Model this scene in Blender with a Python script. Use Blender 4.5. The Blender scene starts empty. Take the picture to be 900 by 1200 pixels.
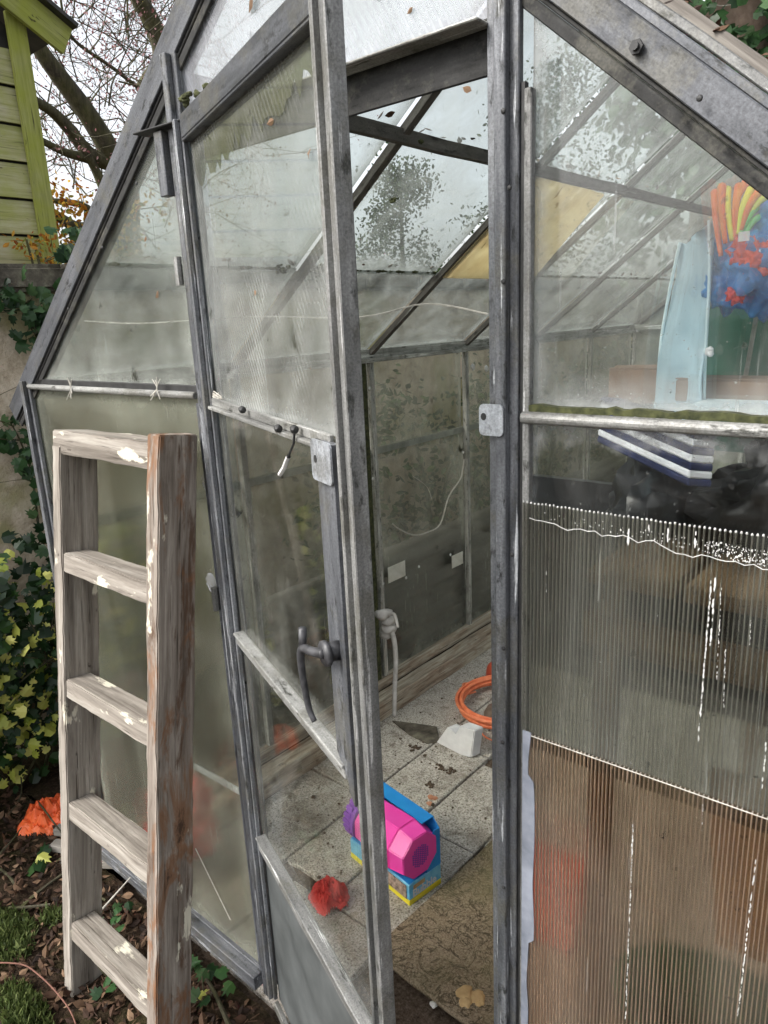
import bpy, bmesh, math, random
from mathutils import Vector, Matrix, noise
random.seed(7)
PI=math.pi; V=Vector
C=bpy.context.scene.collection
scene=bpy.context.scene

# ------------------------------------------------------------------ camera
CAM=V((0,-1,1.83)); F=844.0
XR=V((0.76152921,0.13498223,-0.63391881)); YR=V((0.6465764,-0.22591224,0.72863065)); ZR=V((-0.04485782,-0.96475046,-0.25931509))
def ray(px,py):
    d=V((px-450,py-600,F)); return V((d.dot(XR),d.dot(YR),d.dot(ZR)))
def at_y(px,py,y): d=ray(px,py); return CAM+d*((y-CAM.y)/d.y)
def at_x(px,py,x): d=ray(px,py); return CAM+d*((x-CAM.x)/d.x)
def at_z(px,py,z): d=ray(px,py); return CAM+d*((z-CAM.z)/d.z)
cd=bpy.data.cameras.new('camera'); cam=bpy.data.objects.new('camera',cd); C.objects.link(cam)
R=Matrix(((XR[0],-XR[1],-XR[2]),(YR[0],-YR[1],-YR[2]),(ZR[0],-ZR[1],-ZR[2]))).to_4x4()
cam.matrix_world=Matrix.Translation(CAM)@R
cd.sensor_fit='VERTICAL'; cd.sensor_height=24; cd.lens=F/1200*24; cd.clip_start=.02; cd.clip_end=600
scene.camera=cam

# ------------------------------------------------------------------ materials
M={}
class N:
    def __init__(s,name):
        s.m=bpy.data.materials.new(name); s.m.use_nodes=True; s.t=s.m.node_tree; s.t.nodes.clear()
        s.out=s.t.nodes.new('ShaderNodeOutputMaterial'); M[name]=s.m
    def n(s,typ,**k):
        x=s.t.nodes.new('ShaderNode'+typ)
        for a,b in k.items():
            if a.startswith('i_'):
                x.inputs[a[2:].replace('_',' ')].default_value=b
            else: setattr(x,a,b)
        return x
    def l(s,a,b): s.t.links.new(a,b)
    def co(s,scale=(1,1,1),rot=(0,0,0),kind='Object',loc=(0,0,0)):
        t=s.n('TexCoord'); m=s.n('Mapping'); m.inputs['Scale'].default_value=scale; m.inputs['Rotation'].default_value=rot; m.inputs['Location'].default_value=loc
        if getattr(s,'rnd',False):
            oi=s.n('ObjectInfo'); sc=s.n('VectorMath',operation='SCALE'); sc.inputs[0].default_value=(1,1,1); s.l(s.math('MULTIPLY',oi.outputs['Random'],37.0),sc.inputs['Scale'])
            ad=s.n('VectorMath',operation='ADD'); s.l(t.outputs[kind],ad.inputs[0]); s.l(sc.outputs[0],ad.inputs[1]); s.l(ad.outputs[0],m.inputs['Vector'])
        else: s.l(t.outputs[kind],m.inputs['Vector'])
        return m.outputs['Vector']
    def noise(s,vec,scale=5,detail=5,rough=.6,dist=0):
        x=s.n('TexNoise'); x.inputs['Scale'].default_value=scale; x.inputs['Detail'].default_value=detail; x.inputs['Roughness'].default_value=rough; x.inputs['Distortion'].default_value=dist
        s.l(vec,x.inputs['Vector']); return x.outputs['Fac']
    def ramp(s,fac,stops,interp='LINEAR'):
        r=s.n('ValToRGB'); e=r.color_ramp; e.interpolation=interp
        while len(e.elements)<len(stops): e.elements.new(.5)
        for i,(p,c) in enumerate(stops):
            e.elements[i].position=p
            e.elements[i].color=(c,c,c,1) if isinstance(c,(int,float)) else tuple(c)+(1,)
        s.l(fac,r.inputs['Fac']); return r.outputs['Color']
    def mix(s,fac,a,b,blend='MIX'):
        m=s.n('Mix',data_type='RGBA',blend_type=blend)
        for sock,v in ((m.inputs[0],fac),(m.inputs[6],a),(m.inputs[7],b)):
            if hasattr(v,'is_linked') : s.l(v,sock)
            elif isinstance(v,(int,float)): sock.default_value=v
            else: sock.default_value=tuple(v)+(1,)
        return m.outputs[2]
    def math(s,op,a,b=0,clamp=False):
        m=s.n('Math',operation=op,use_clamp=clamp)
        for i,v in enumerate((a,b)):
            if hasattr(v,'is_linked'): s.l(v,m.inputs[i])
            else: m.inputs[i].default_value=v
        return m.outputs[0]
    def pbr(s,col,rough=.6,metal=0,bump=None,bstr=.3,bdist=.01,spec=.5,**kw):
        p=s.n('BsdfPrincipled')
        for sock,v in (('Base Color',col),('Roughness',rough),('Metallic',metal)):
            if hasattr(v,'is_linked'): s.l(v,p.inputs[sock])
            elif isinstance(v,(int,float)): p.inputs[sock].default_value=v
            else: p.inputs[sock].default_value=tuple(v)+(1,)
        p.inputs['Specular IOR Level'].default_value=spec
        for k,v in kw.items(): p.inputs[k.replace('_',' ')].default_value=v
        if bump is not None:
            b=s.n('Bump'); b.inputs['Strength'].default_value=bstr; b.inputs['Distance'].default_value=bdist
            s.l(bump,b.inputs['Height']); s.l(b.outputs[0],p.inputs['Normal'])
        s.l(p.outputs[0],s.out.inputs[0]); return p

def metal(name,dark,mid,light,met=.25,whites=.72,edge=(.62,.64,.66),rough=.5):
    a=N(name); a.rnd=True; v=a.co((30,30,3)); n1=a.noise(v,1.0,8,.65,.4)
    n2=a.noise(a.co((1,1,.35)),45,6,.7); n3=a.noise(a.co((90,90,4),loc=(3,1,5)),1,5,.7)
    c=a.ramp(n1,[(.3,dark),(.5,mid),(.72,light)])
    c=a.mix(a.ramp(n2,[(.35,1),(.44,0)]),c,(dark[0]*.5,dark[1]*.5,dark[2]*.45))
    c=a.mix(a.ramp(n3,[(whites-.06,0),(whites,1)]),c,edge)
    big=a.noise(a.co(),9,7,.75); c=a.mix(a.ramp(big,[(.5,0),(.62,.55)]),c,(.10,.095,.075)); fine=a.noise(a.co(loc=(2,2,2)),260,3,.7); c=a.mix(.55,c,a.ramp(fine,[(.3,.2),(.7,.85)]),'OVERLAY')
    a.pbr(c,a.ramp(n2,[(.3,rough+.2),(.7,rough-.12)]),met,n2,.35,.002)
metal('grey_steel',(.045,.048,.054),(.115,.12,.13),(.24,.25,.265),whites=.66)
metal('grey_rafter',(.035,.037,.042),(.075,.079,.088),(.13,.135,.148),whites=.74)
metal('worn_steel',(.07,.072,.07),(.17,.17,.165),(.32,.32,.31),whites=.66,edge=(.5,.5,.49))
metal('black_steel',(.006,.006,.006),(.014,.014,.013),(.03,.03,.028),met=0,whites=.8,edge=(.12,.12,.11),rough=.75)
metal('lock_steel',(.05,.053,.06),(.095,.1,.11),(.18,.187,.2),whites=.74)
metal('dark_steel',(.035,.038,.045),(.08,.085,.1),(.15,.16,.18),whites=.72)
metal('pale_alloy',(.08,.08,.075),(.22,.22,.21),(.38,.38,.36),whites=.7,edge=(.5,.5,.48))
metal('inner_bar',(.04,.035,.03),(.08,.072,.062),(.17,.16,.14),met=.1,whites=.72,edge=(.4,.4,.38),rough=.7)
metal('inner_pale',(.12,.12,.11),(.3,.3,.27),(.45,.45,.42),met=.1,whites=.62,edge=(.6,.6,.56),rough=.7)
metal('zinc_plate',(.22,.235,.26),(.36,.38,.41),(.5,.52,.55),met=.4,whites=.75,edge=(.8,.8,.8))

def glass(name,haze,col,contrast=.5,nscale=6,speck=.3,lines=0,tint=(.95,.96,.95),stretch=(1,1,1),transl=.5,blur=0,splot=0,splcol=(.05,.05,.035),linerot=0.5,rough=.04,dirtscale=1,bottom=0,gl=1.0,edge=.45,ax='xz',dk=.55,ew=1.0):
    a=N(name); v=a.co(stretch)
    n1=a.noise(v,nscale,7,.62,.8)
    n2=a.noise(a.co((1,1,1),loc=(4,7,2)),nscale*.35,4,.6,.3)
    f=a.math('ADD',haze,a.math('MULTIPLY',a.math('SUBTRACT',n1,.5),contrast*1.6))
    f=a.math('ADD',f,a.math('MULTIPLY',a.math('SUBTRACT',n2,.5),contrast))
    if lines:
        w=a.n('TexWave',wave_type='BANDS',bands_direction='X'); w.inputs['Scale'].default_value=26; w.inputs['Distortion'].default_value=.6; w.inputs['Detail'].default_value=1
        a.l(a.co((1,1,1),(0,linerot,0)),w.inputs['Vector'])
        lm=a.math('MULTIPLY',a.ramp(w.outputs['Fac'],[(.55,0),(.9,1)]),a.ramp(a.noise(a.co(),5,3),[(.4,0),(.6,1)]))
        f=a.math('ADD',f,a.math('MULTIPLY',lm,lines))
    sp=a.noise(a.co(loc=(9,3,1)),110*dirtscale,3,.6); spm=a.ramp(sp,[(.66,0),(.74,1)])
    spm=a.math('MULTIPLY',spm,a.ramp(n2,[(.4,.2),(.65,1)]))
    f=a.math('ADD',f,a.math('MULTIPLY',spm,speck),clamp=True)
    # fine vertical run marks and scratches
    sc=a.noise(a.co((150,150,5),(.2,.35,.1)),1,2,.5); scm=a.ramp(sc,[(.70,0),(.75,1)])
    f=a.math('ADD',f,a.math('MULTIPLY',scm,.3),clamp=True)
    if edge:   # dirt gathered along the glazing bars and sills
        t_=a.n('TexCoord'); sx=a.n('SeparateXYZ'); a.l(t_.outputs['Generated'],sx.inputs[0]); em=None
        for c_ in ax:
            g_=sx.outputs[c_.upper()]; q=a.math('MINIMUM',g_,a.math('SUBTRACT',1,g_)); em=q if em is None else a.math('MINIMUM',em,q)
        em=a.math('ADD',em,a.math('MULTIPLY',a.math('SUBTRACT',a.noise(a.co(loc=(6,1,2)),16,7,.7),.5),.10))
        f=a.math('ADD',f,a.math('MULTIPLY',a.ramp(em,[(0,1),(.035*ew,.35),(.09*ew,0)]),edge),clamp=True)
    d=a.n('BsdfDiffuse'); tr=a.n('BsdfTranslucent'); cc=a.mix(a.ramp(n1,[(.35,0),(.7,1)]),tuple(x*.72 for x in col),tuple(min(1,x*1.25) for x in col))
    cc=a.mix(spm,cc,(.75,.77,.74))
    if dk:
        kn=a.noise(a.co((1,1,1),loc=(3,9,1)),34,6,.65,.4); km=a.math('MULTIPLY',a.ramp(kn,[(.655,0),(.69,1)]),a.ramp(n2,[(.42,0),(.6,1)])); cc=a.mix(km,cc,(.03,.03,.02)); f=a.math('ADD',f,a.math('MULTIPLY',km,dk),clamp=True)
    if splot:
        n4=a.noise(a.co((1,1,1),loc=(2,8,5)),9,8,.7,.5); sm=a.ramp(n4,[(.62,0),(.67,1)]); cc=a.mix(sm,cc,splcol); f=a.math('ADD',f,a.math('MULTIPLY',sm,splot),clamp=True)
    a.l(cc,d.inputs[0]); a.l(cc,tr.inputs[0])
    dm=a.n('MixShader'); dm.inputs[0].default_value=transl; a.l(d.outputs[0],dm.inputs[1]); a.l(tr.outputs[0],dm.inputs[2])
    t=a.n('BsdfTransparent'); t.inputs[0].default_value=tint+(1,)
    base=t.outputs[0]
    if blur:
        rf=a.n('BsdfRefraction'); rf.inputs['IOR'].default_value=1.12; rf.inputs['Roughness'].default_value=blur; rf.inputs[0].default_value=tint+(1,)
        bm=a.n('MixShader'); bm.inputs[0].default_value=.9; a.l(base,bm.inputs[1]); a.l(rf.outputs[0],bm.inputs[2]); base=bm.outputs[0]
    g=a.n('BsdfGlossy'); g.inputs['Roughness'].default_value=rough; g.inputs[0].default_value=(1,1,1,1)
    lw=a.n('LayerWeight'); lw.inputs['Blend'].default_value=.5
    fr=a.math('ADD',a.math('MULTIPLY',a.math('POWER',lw.outputs['Facing'],4.2),.8*gl),.035*gl,clamp=True)
    gm=a.n('MixShader'); a.l(fr,gm.inputs[0]); a.l(base,gm.inputs[1]); a.l(g.outputs[0],gm.inputs[2])
    o=a.n('MixShader'); a.l(f,o.inputs[0]); a.l(gm.outputs[0],o.inputs[1]); a.l(dm.outputs[0],o.inputs[2])
    a.l(o.outputs[0],a.out.inputs[0])
glass('glass_clear',.0,(.46,.46,.42),.16,5,.3,splot=0,gl=.55,edge=.3)
glass('glass_door_top',.10,(.54,.55,.53),.30,4,.25,lines=.22,linerot=.55,splot=.12)
glass('glass_gable',.13,(.50,.52,.48),.36,3.5,.3,splot=.35,stretch=(1,1,.7),blur=.03)
glass('glass_gable_top',.22,(.62,.63,.68),.25,5,.3,lines=.2,linerot=.5,splot=.2)
glass('glass_roof',.20,(.42,.44,.42),.45,5,.35,splot=.25,stretch=(1,1,1),ax='xy',dk=.3,tint=(.86,.89,.88))
glass('glass_wall',.19,(.45,.46,.40),.42,3,.35,stretch=(1,1,.6),tint=(.9,.9,.86),splot=.25,ax='yz')
glass('glass_low',.0,(.5,.5,.5),.10,6,.6,dirtscale=1.6,gl=.5,edge=.5,ew=.25)
glass('glass_right',.0,(.55,.56,.55),.26,4,.55,dirtscale=1.6,stretch=(1,1,.5),gl=.6,blur=.028)
glass('glass_frosted',.12,(.42,.43,.36),.42,1.6,.1,tint=(.90,.90,.84),blur=.20,rough=.25,gl=.8,stretch=(1,1,.5))
glass('flute_skin',.04,(.46,.41,.36),.3,3,.18,tint=(.80,.715,.64),blur=.24,rough=.15,stretch=(1,1,.25),gl=.8,edge=0)
glass('flute_rib',.62,(.60,.55,.49),.5,8,.2,tint=(.9,.88,.84),rough=.2,stretch=(1,1,.12),edge=0)
glass('flute_rib_old',.42,(.50,.51,.47),.4,8,.2,tint=(.8,.8,.78),rough=.2,stretch=(1,1,.12),edge=0)
glass('flute_skin_old',.04,(.44,.45,.41),.34,4,.3,tint=(.70,.69,.65),blur=.20,rough=.15,stretch=(1,1,.25),gl=.8,edge=0)

def wood(name,dark,mid,light,cream=.0,brown=0,green=0,gscale=1,rough=.85):
    a=N(name); a.rnd=True; v=a.co((38*gscale,38*gscale,2.2*gscale)); n1=a.noise(v,1,9,.68,.6)
    n2=a.noise(a.co((3,3,.5)),6,7,.7,.3); n3=a.noise(a.co((130,130,4)),1,3,.6)
    c=a.ramp(n1,[(.3,dark),(.5,mid),(.7,light)])
    if brown: c=a.mix(a.ramp(n2,[(.54,0),(.62,brown)]),c,(.085,.045,.025))
    if brown:
        n6=a.noise(a.co((2.2,2.2,.6),loc=(8,1,4)),6,7,.7,.5); c=a.mix(a.ramp(n6,[(.50,0),(.57,brown*.85)]),c,(.19,.085,.035)); c=a.mix(a.ramp(n6,[(.60,0),(.66,brown*.9)]),c,(.03,.018,.012))
    if cream:
        n4=a.noise(a.co((1,1,.4),loc=(5,2,8)),13,5,.6); c=a.mix(a.ramp(n4,[(1-cream-.03,0),(1-cream,1)]),c,(.62,.58,.47))
    if green:
        n5=a.noise(a.co(loc=(1,1,3)),7,5,.6); c=a.mix(a.ramp(n5,[(.35,0),(.65,green)]),c,(.26,.29,.04))
    kn=a.noise(a.co((1,1,.5),loc=(7,7,7)),22,5,.6); c=a.mix(a.ramp(kn,[(.67,0),(.72,.85)]),c,(.03,.02,.014))
    c=a.mix(a.ramp(n3,[(.30,.85),(.39,0)]),c,(.03,.022,.015))
    h=a.mix(.5,n1,n3)
    a.pbr(c,rough,0,h,.8,.004,spec=.25)
wood('ladder_wood',(.10,.085,.07),(.25,.222,.19),(.40,.37,.325),cream=.36)
wood('ladder_wood_brown',(.09,.07,.055),(.225,.19,.16),(.38,.34,.295),cream=.34,brown=.85)
wood('sill_wood',(.13,.10,.07),(.40,.35,.28),(.66,.61,.5),brown=.35)
wood('shed_wood',(.2,.2,.09),(.36,.34,.2),(.46,.44,.32),green=.55)
wood('shed_trim',(.17,.18,.05),(.29,.30,.10),(.40,.40,.17),green=.75)
wood('board_scrap',(.1,.09,.08),(.25,.23,.2),(.4,.37,.33))
wood('bark_pale',(.05,.045,.04),(.15,.135,.12),(.27,.25,.22))
wood('bark',(.02,.018,.014),(.055,.048,.036),(.11,.095,.07),green=.15)
wood('shelf_wood',(.12,.08,.05),(.25,.17,.11),(.34,.25,.17))

def plain(name,c1,c2,scale=20,rough=.7,bump=.2,spec=.5,stretch=(1,1,1),stops=(.35,.65),**kw):
    a=N(name); n=a.noise(a.co(stretch),scale,6,.6,.2); a.pbr(a.ramp(n,[(stops[0],c1),(stops[1],c2)]),rough,0,n,bump,.003,spec,**kw)
plain('black_sheet',(.012,.012,.011),(.04,.036,.03),12,.6)
plain('orange_plastic',(.75,.10,.02),(.85,.16,.04),6,.45)
plain('red_cloth',(.45,.02,.02),(.65,.05,.04),8,.8)
plain('hose_orange',(.72,.17,.07),(.85,.27,.13),30,.5)
plain('white_plastic',(.66,.66,.68),(.8,.8,.82),12,.5)
plain('paint_white',(.40,.40,.39),(.62,.62,.60),60,.8)
plain('pink_plastic',(.92,.06,.45),(.95,.10,.52),5,.35)
plain('purple_plastic',(.20,.06,.42),(.28,.1,.5),9,.4)
plain('card_blue',(.01,.22,.62),(.02,.30,.75),6,.4)
plain('card_cyan',(.10,.45,.75),(.25,.62,.84),25,.4)
plain('card_yellow',(.80,.68,.02),(.85,.75,.05),9,.4)
plain('card_photo',(.55,.42,.36),(.15,.10,.09),60,.4)
plain('cloth_blue',(.40,.57,.66),(.50,.66,.74),8,.9)
plain('cloth_blue_edge',(.6,.78,.84),(.7,.84,.88),20,.9)
plain('cardboard',(.22,.14,.09),(.31,.20,.13),10,.9)
plain('crate_red',(.40,.06,.03),(.55,.10,.05),8,.5)
plain('green_board',(.02,.10,.065),(.035,.15,.10),5,.6)
plain('green_pot',(.02,.075,.035),(.03,.10,.05),5,.5)
plain('ball_blue',(.01,.08,.32),(.04,.26,.60),22,.4,bump=.6)
plain('ball_red',(.6,.03,.02),(.75,.08,.03),14,.35)
plain('ribbon_yellow',(.75,.75,.03),(.8,.85,.1),14,.5)
plain('ribbon_green',(.12,.6,.15),(.2,.75,.25),14,.5)
plain('ribbon_orange',(.8,.12,.02),(.85,.2,.03),14,.5)
plain('navy_cloth',(.01,.015,.05),(.02,.03,.09),30,.9)
plain('white_cloth',(.62,.64,.68),(.75,.77,.8),30,.9)
plain('dark_bag',(.008,.009,.01),(.02,.022,.025),12,.35,bump=.6)
plain('string',(.33,.31,.27),(.5,.48,.43),60,.9)
plain('rubber_black',(.01,.01,.01),(.03,.03,.03),30,.6)
plain('tan_stone',(.45,.30,.14),(.62,.44,.22),22,.9,.8)
plain('brown_stone',(.14,.10,.075),(.24,.18,.14),14,.9,.8)
plain('white_stone',(.6,.58,.54),(.75,.73,.7),14,.7)
plain('handle_metal',(.02,.02,.022),(.07,.07,.075),60,.45)
plain('bark_red',(.12,.05,.035),(.2,.09,.06),30,.8)
plain('terracotta',(.42,.18,.10),(.52,.26,.16),22,.9)
plain('silicone',(.15,.165,.20),(.27,.29,.34),18,.5)
plain('moss',(.018,.022,.008),(.075,.08,.03),60,1,1)
plain('tile_tag',(.50,.49,.42),(.64,.63,.57),18,.6)
plain('dark_grey_panel',(.045,.05,.05),(.09,.098,.098),7,.55)
plain('tan_panel',(.38,.28,.18),(.55,.43,.30),5,.7,stretch=(4,4,.6))

a=N('yellow_board'); n1=a.noise(a.co(),9,6,.6); n3=a.noise(a.co(loc=(3,3,3)),14,7,.7,.8); c=a.ramp(n1,[(.35,(.74,.64,.44)),(.65,(.86,.78,.58))]); c=a.mix(a.ramp(n3,[(.60,0),(.64,.7)]),c,(.25,.16,.06)); d=a.n('BsdfDiffuse'); t=a.n('BsdfTranslucent'); a.l(c,d.inputs[0]); a.l(c,t.inputs[0]); m=a.n('MixShader'); m.inputs[0].default_value=.75; a.l(d.outputs[0],m.inputs[1]); a.l(t.outputs[0],m.inputs[2]); a.l(m.outputs[0],a.out.inputs[0])
a=N('concrete_slab'); n1=a.noise(a.co(),140,5,.7); n2=a.noise(a.co(),5,6,.65,.3); vo=a.n('TexVoronoi'); vo.inputs['Scale'].default_value=170; a.l(a.co(),vo.inputs['Vector'])
c=a.ramp(n1,[(.36,(.10,.09,.075)),(.46,(.40,.37,.33)),(.6,(.60,.57,.52)),(.7,(.76,.73,.68))])
nb=a.noise(a.co(loc=(3,3,0)),14,7,.75,.5); c=a.mix(a.ramp(nb,[(.52,0),(.66,.7)]),c,(.13,.10,.07)); c=a.mix(a.ramp(n2,[(.5,0),(.7,.6)]),c,(.16,.13,.10)); c=a.mix(a.ramp(vo.outputs['Distance'],[(.12,.6),(.22,0)]),c,(.75,.72,.66))
a.pbr(c,.95,0,n1,.7,.004,spec=.2)
a=N('soil'); n1=a.noise(a.co(),60,8,.75); n2=a.noise(a.co(),4,5,.6)
c=a.ramp(n1,[(.35,(.012,.009,.006)),(.5,(.045,.03,.02)),(.68,(.11,.075,.05))]); c=a.mix(a.ramp(n2,[(.45,0),(.65,.5)]),c,(.05,.055,.015))
a.pbr(c,1,0,n1,1,.02,spec=.1)
a=N('floor_soil'); n1=a.noise(a.co(),80,8,.75); n2=a.noise(a.co(),4,5,.6)
c=a.ramp(n1,[(.35,(.05,.035,.025)),(.5,(.12,.088,.065)),(.68,(.22,.17,.13))]); a.pbr(c,1,0,n1,1,.01,spec=.1)
a=N('mat_fibre'); n0=a.noise(a.co((1,1,1)),13,4,.6,2.2); n1=a.noise(a.co(),150,4,.7)
c=a.ramp(n1,[(.35,(.19,.145,.095)),(.65,(.43,.35,.25))]); c=a.mix(a.ramp(n0,[(.46,0),(.492,.75),(.508,.75),(.54,0)]),c,(.045,.035,.02))
n2=a.noise(a.co(),3,4,.6); c=a.mix(a.ramp(n2,[(.45,0),(.65,.6)]),c,(.19,.17,.09)); a.pbr(c,.95,0,a.mix(.5,n0,n1),1,.01,spec=.1)
a=N('wall_render'); n1=a.noise(a.co(),7,8,.7,.3); n2=a.noise(a.co(),2,4,.6); n3=a.noise(a.co((1,1,1),loc=(4,4,4)),90,4,.7)
c=a.ramp(n1,[(.33,(.24,.19,.13)),(.5,(.50,.42,.32)),(.68,(.66,.58,.47))]); c=a.mix(a.ramp(n2,[(.5,0),(.6,.7)]),c,(.26,.25,.10)); c=a.mix(a.ramp(n3,[(.6,0),(.7,.5)]),c,(.12,.09,.06))
a.pbr(c,.95,0,a.mix(.4,n1,n3),.9,.02,spec=.1)
a=N('coping_stone'); n1=a.noise(a.co(),9,8,.7); c=a.ramp(n1,[(.35,(.045,.04,.035)),(.55,(.14,.125,.10)),(.7,(.28,.27,.2))]); a.pbr(c,.95,0,n1,1,.02,spec=.1)

def leafmat(name,stops,rough=.4,transl=.3):
    a=N(name); g=a.n('NewGeometry'); c=a.ramp(g.outputs['Random Per Island'],stops,'LINEAR'); nn=a.noise(a.co(),60,3); c=a.mix(.25,c,a.ramp(nn,[(.3,.02),(.7,.5)]),'OVERLAY')
    p=a.n('BsdfPrincipled'); a.l(c,p.inputs['Base Color']); p.inputs['Roughness'].default_value=rough; p.inputs['Specular IOR Level'].default_value=.35
    t=a.n('BsdfTranslucent'); a.l(c,t.inputs[0]); m=a.n('MixShader'); m.inputs[0].default_value=transl; a.l(p.outputs[0],m.inputs[1]); a.l(t.outputs[0],m.inputs[2]); a.l(m.outputs[0],a.out.inputs[0])
leafmat('ivy_leaf',[(0,(.01,.03,.012)),(.4,(.025,.07,.02)),(.8,(.05,.12,.04)),(1,(.10,.17,.07))])
leafmat('variegated_leaf',[(0,(.008,.022,.008)),(.5,(.018,.055,.016)),(.70,(.04,.10,.02)),(.74,(.50,.56,.08)),(1,(.85,.82,.28))])
leafmat('hedge_leaf',[(0,(.012,.028,.012)),(.6,(.03,.065,.02)),(1,(.07,.11,.035))])
leafmat('pink_leaf',[(0,(.16,.05,.05)),(.5,(.35,.17,.17)),(1,(.5,.32,.32))],.6,.45)
leafmat('autumn_leaf',[(0,(.30,.07,.01)),(.5,(.52,.24,.03)),(.8,(.62,.42,.06)),(1,(.22,.28,.05))],.6,.45)
leafmat('litter_leaf',[(0,(.02,.012,.008)),(.5,(.07,.035,.02)),(.8,(.14,.08,.045)),(1,(.28,.18,.11))],.8,.1)
leafmat('grass_leaf',[(0,(.04,.06,.015)),(.5,(.09,.13,.035)),(1,(.20,.24,.08))],.6,.35)

# ------------------------------------------------------------------ object helpers
def link(name,bm,mat,parent=None,mw=None,smooth=False,mats=None):
    me=bpy.data.meshes.new(name); bmesh.ops.recalc_face_normals(bm,faces=bm.faces) if not mats=='raw' else None
    bm.to_mesh(me); bm.free()
    if isinstance(mat,(list,tuple)):
        for m in mat: me.materials.append(M[m])
    else: me.materials.append(M[mat])
    if smooth:
        for p in me.polygons: p.use_smooth=True
    o=bpy.data.objects.new(name,me); C.objects.link(o); mw=mw or Matrix()
    if parent:
        o.parent=parent; o.matrix_local=WM[parent.name].inverted()@mw
    else: o.matrix_world=mw
    WM[o.name]=mw.copy()
    return o
WM={}
def tag(o,label,cat,group=None):
    o['label']=label; o['category']=cat
    if group: o['group']=group
    return o
def thing(name,label,cat,loc=(0,0,0),rz=0,group=None):
    o=bpy.data.objects.new(name,None); C.objects.link(o); o.empty_display_size=.1
    mw=Matrix.Translation(V(loc))@Matrix.Rotation(rz,4,'Z'); o.matrix_world=mw; WM[o.name]=mw
    return tag(o,label,cat,group)
def struct(o,kind='structure'): o['kind']=kind; return o
def frame(p0,p1,side=None):
    """matrix: local z runs p0->p1, local x near side"""
    p0=V(p0); z=(V(p1)-p0); L=z.length; z/=L
    s=V(side) if side is not None else (V((1,0,0)) if abs(z.x)<.9 else V((0,1,0)))
    x=(s-z*s.dot(z)).normalized(); y=z.cross(x)
    m=Matrix((x,y,z)).transposed().to_4x4(); m.translation=p0
    return m,L
def prof(bm,pts,L,z0=0,seg=1,wob=0):
    rings=[]
    for i in range(seg+1):
        z=z0+L*i/seg; dx=(random.random()-.5)*wob; dy=(random.random()-.5)*wob
        rings.append([bm.verts.new((x+dx,y+dy,z)) for x,y in pts])
    n=len(pts)
    for a_,b_ in zip(rings,rings[1:]):
        for i in range(n): bm.faces.new((a_[i],a_[(i+1)%n],b_[(i+1)%n],b_[i]))
    bm.faces.new(rings[0][::-1]); bm.faces.new(rings[-1])
def rect(x0,x1,y0,y1): return [(x0,y0),(x1,y0),(x1,y1),(x0,y1)]
def bar(name,p0,p1,pts,mat,parent=None,side=None,bev=0.0015,seg=1,wob=0,ext=None):
    m,L=frame(p0,p1,side); bm=bmesh.new()
    pls=pts if isinstance(pts[0][0],(list,tuple)) else [pts]
    for p in pls: prof(bm,p,L,0,seg,wob)
    if bev: bmesh.ops.bevel(bm,geom=list(bm.edges),offset=bev,segments=1,affect='EDGES',clamp_overlap=True)
    return link(name,bm,mat,parent,m)
def box(bm,x0,x1,y0,y1,z0,z1,mi=0):
    vs=[bm.verts.new((x,y,z)) for z in (z0,z1) for x,y in ((x0,y0),(x1,y0),(x1,y1),(x0,y1))]
    for f in ((3,2,1,0),(4,5,6,7),(0,1,5,4),(1,2,6,5),(2,3,7,6),(3,0,4,7)):
        q=bm.faces.new([vs[i] for i in f]); q.material_index=mi
def bevel(bm,o,seg=2): bmesh.ops.bevel(bm,geom=list(bm.edges),offset=o,segments=seg,affect='EDGES',clamp_overlap=True)
def prism(pts,nrm,t,bm=None,mi=0):
    """closed plate of thickness t from 3-D outline points"""
    bm=bm or bmesh.new(); n=V(nrm).normalized()*t
    a_=[bm.verts.new(V(p)) for p in pts]; b_=[bm.verts.new(V(p)+n) for p in pts]; k=len(pts)
    fs=[bm.faces.new(a_[::-1]),bm.faces.new(b_)]+[bm.faces.new((a_[i],a_[(i+1)%k],b_[(i+1)%k],b_[i])) for i in range(k)]
    for f in fs: f.material_index=mi
    return bm
def tube(bm,pts,r,n=6,r1=None,mi=0,closed=False):
    pts=[V(p) for p in pts]; rings=[]; k=len(pts); up=None
    for i,p in enumerate(pts):
        if closed: t=pts[(i+1)%k]-pts[i-1]
        else: t=(pts[min(i+1,k-1)]-pts[max(i-1,0)])
        t.normalize()
        if up is None: up=V((0,0,1)) if abs(t.z)<.9 else V((1,0,0))
        x=(up-t*up.dot(t)).normalized(); y=t.cross(x); up=x
        rr=r if r1 is None else r+(r1-r)*i/(k-1)
        rings.append([bm.verts.new(p+(x*math.cos(2*PI*j/n)+y*math.sin(2*PI*j/n))*rr) for j in range(n)])
    prs=list(zip(rings,rings[1:]))+([(rings[-1],rings[0])] if closed else [])
    for a_,b_ in prs:
        for j in range(n): bm.faces.new((a_[j],a_[(j+1)%n],b_[(j+1)%n],b_[j])).material_index=mi
    if not closed: bm.faces.new(rings[0][::-1]); bm.faces.new(rings[-1])
def smooth_path(pts,n=6):
    pts=[V(p) for p in pts]; out=[]; k=len(pts)
    for i in range(k-1):
        p0=pts[max(i-1,0)];p1=pts[i];p2=pts[i+1];p3=pts[min(i+2,k-1)]
        for j in range(n):
            t=j/n; out.append(.5*((2*p1)+(p2-p0)*t+(2*p0-5*p1+4*p2-p3)*t*t+(3*p1-p0-3*p2+p3)*t**3))
    out.append(pts[-1]); return out
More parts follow.
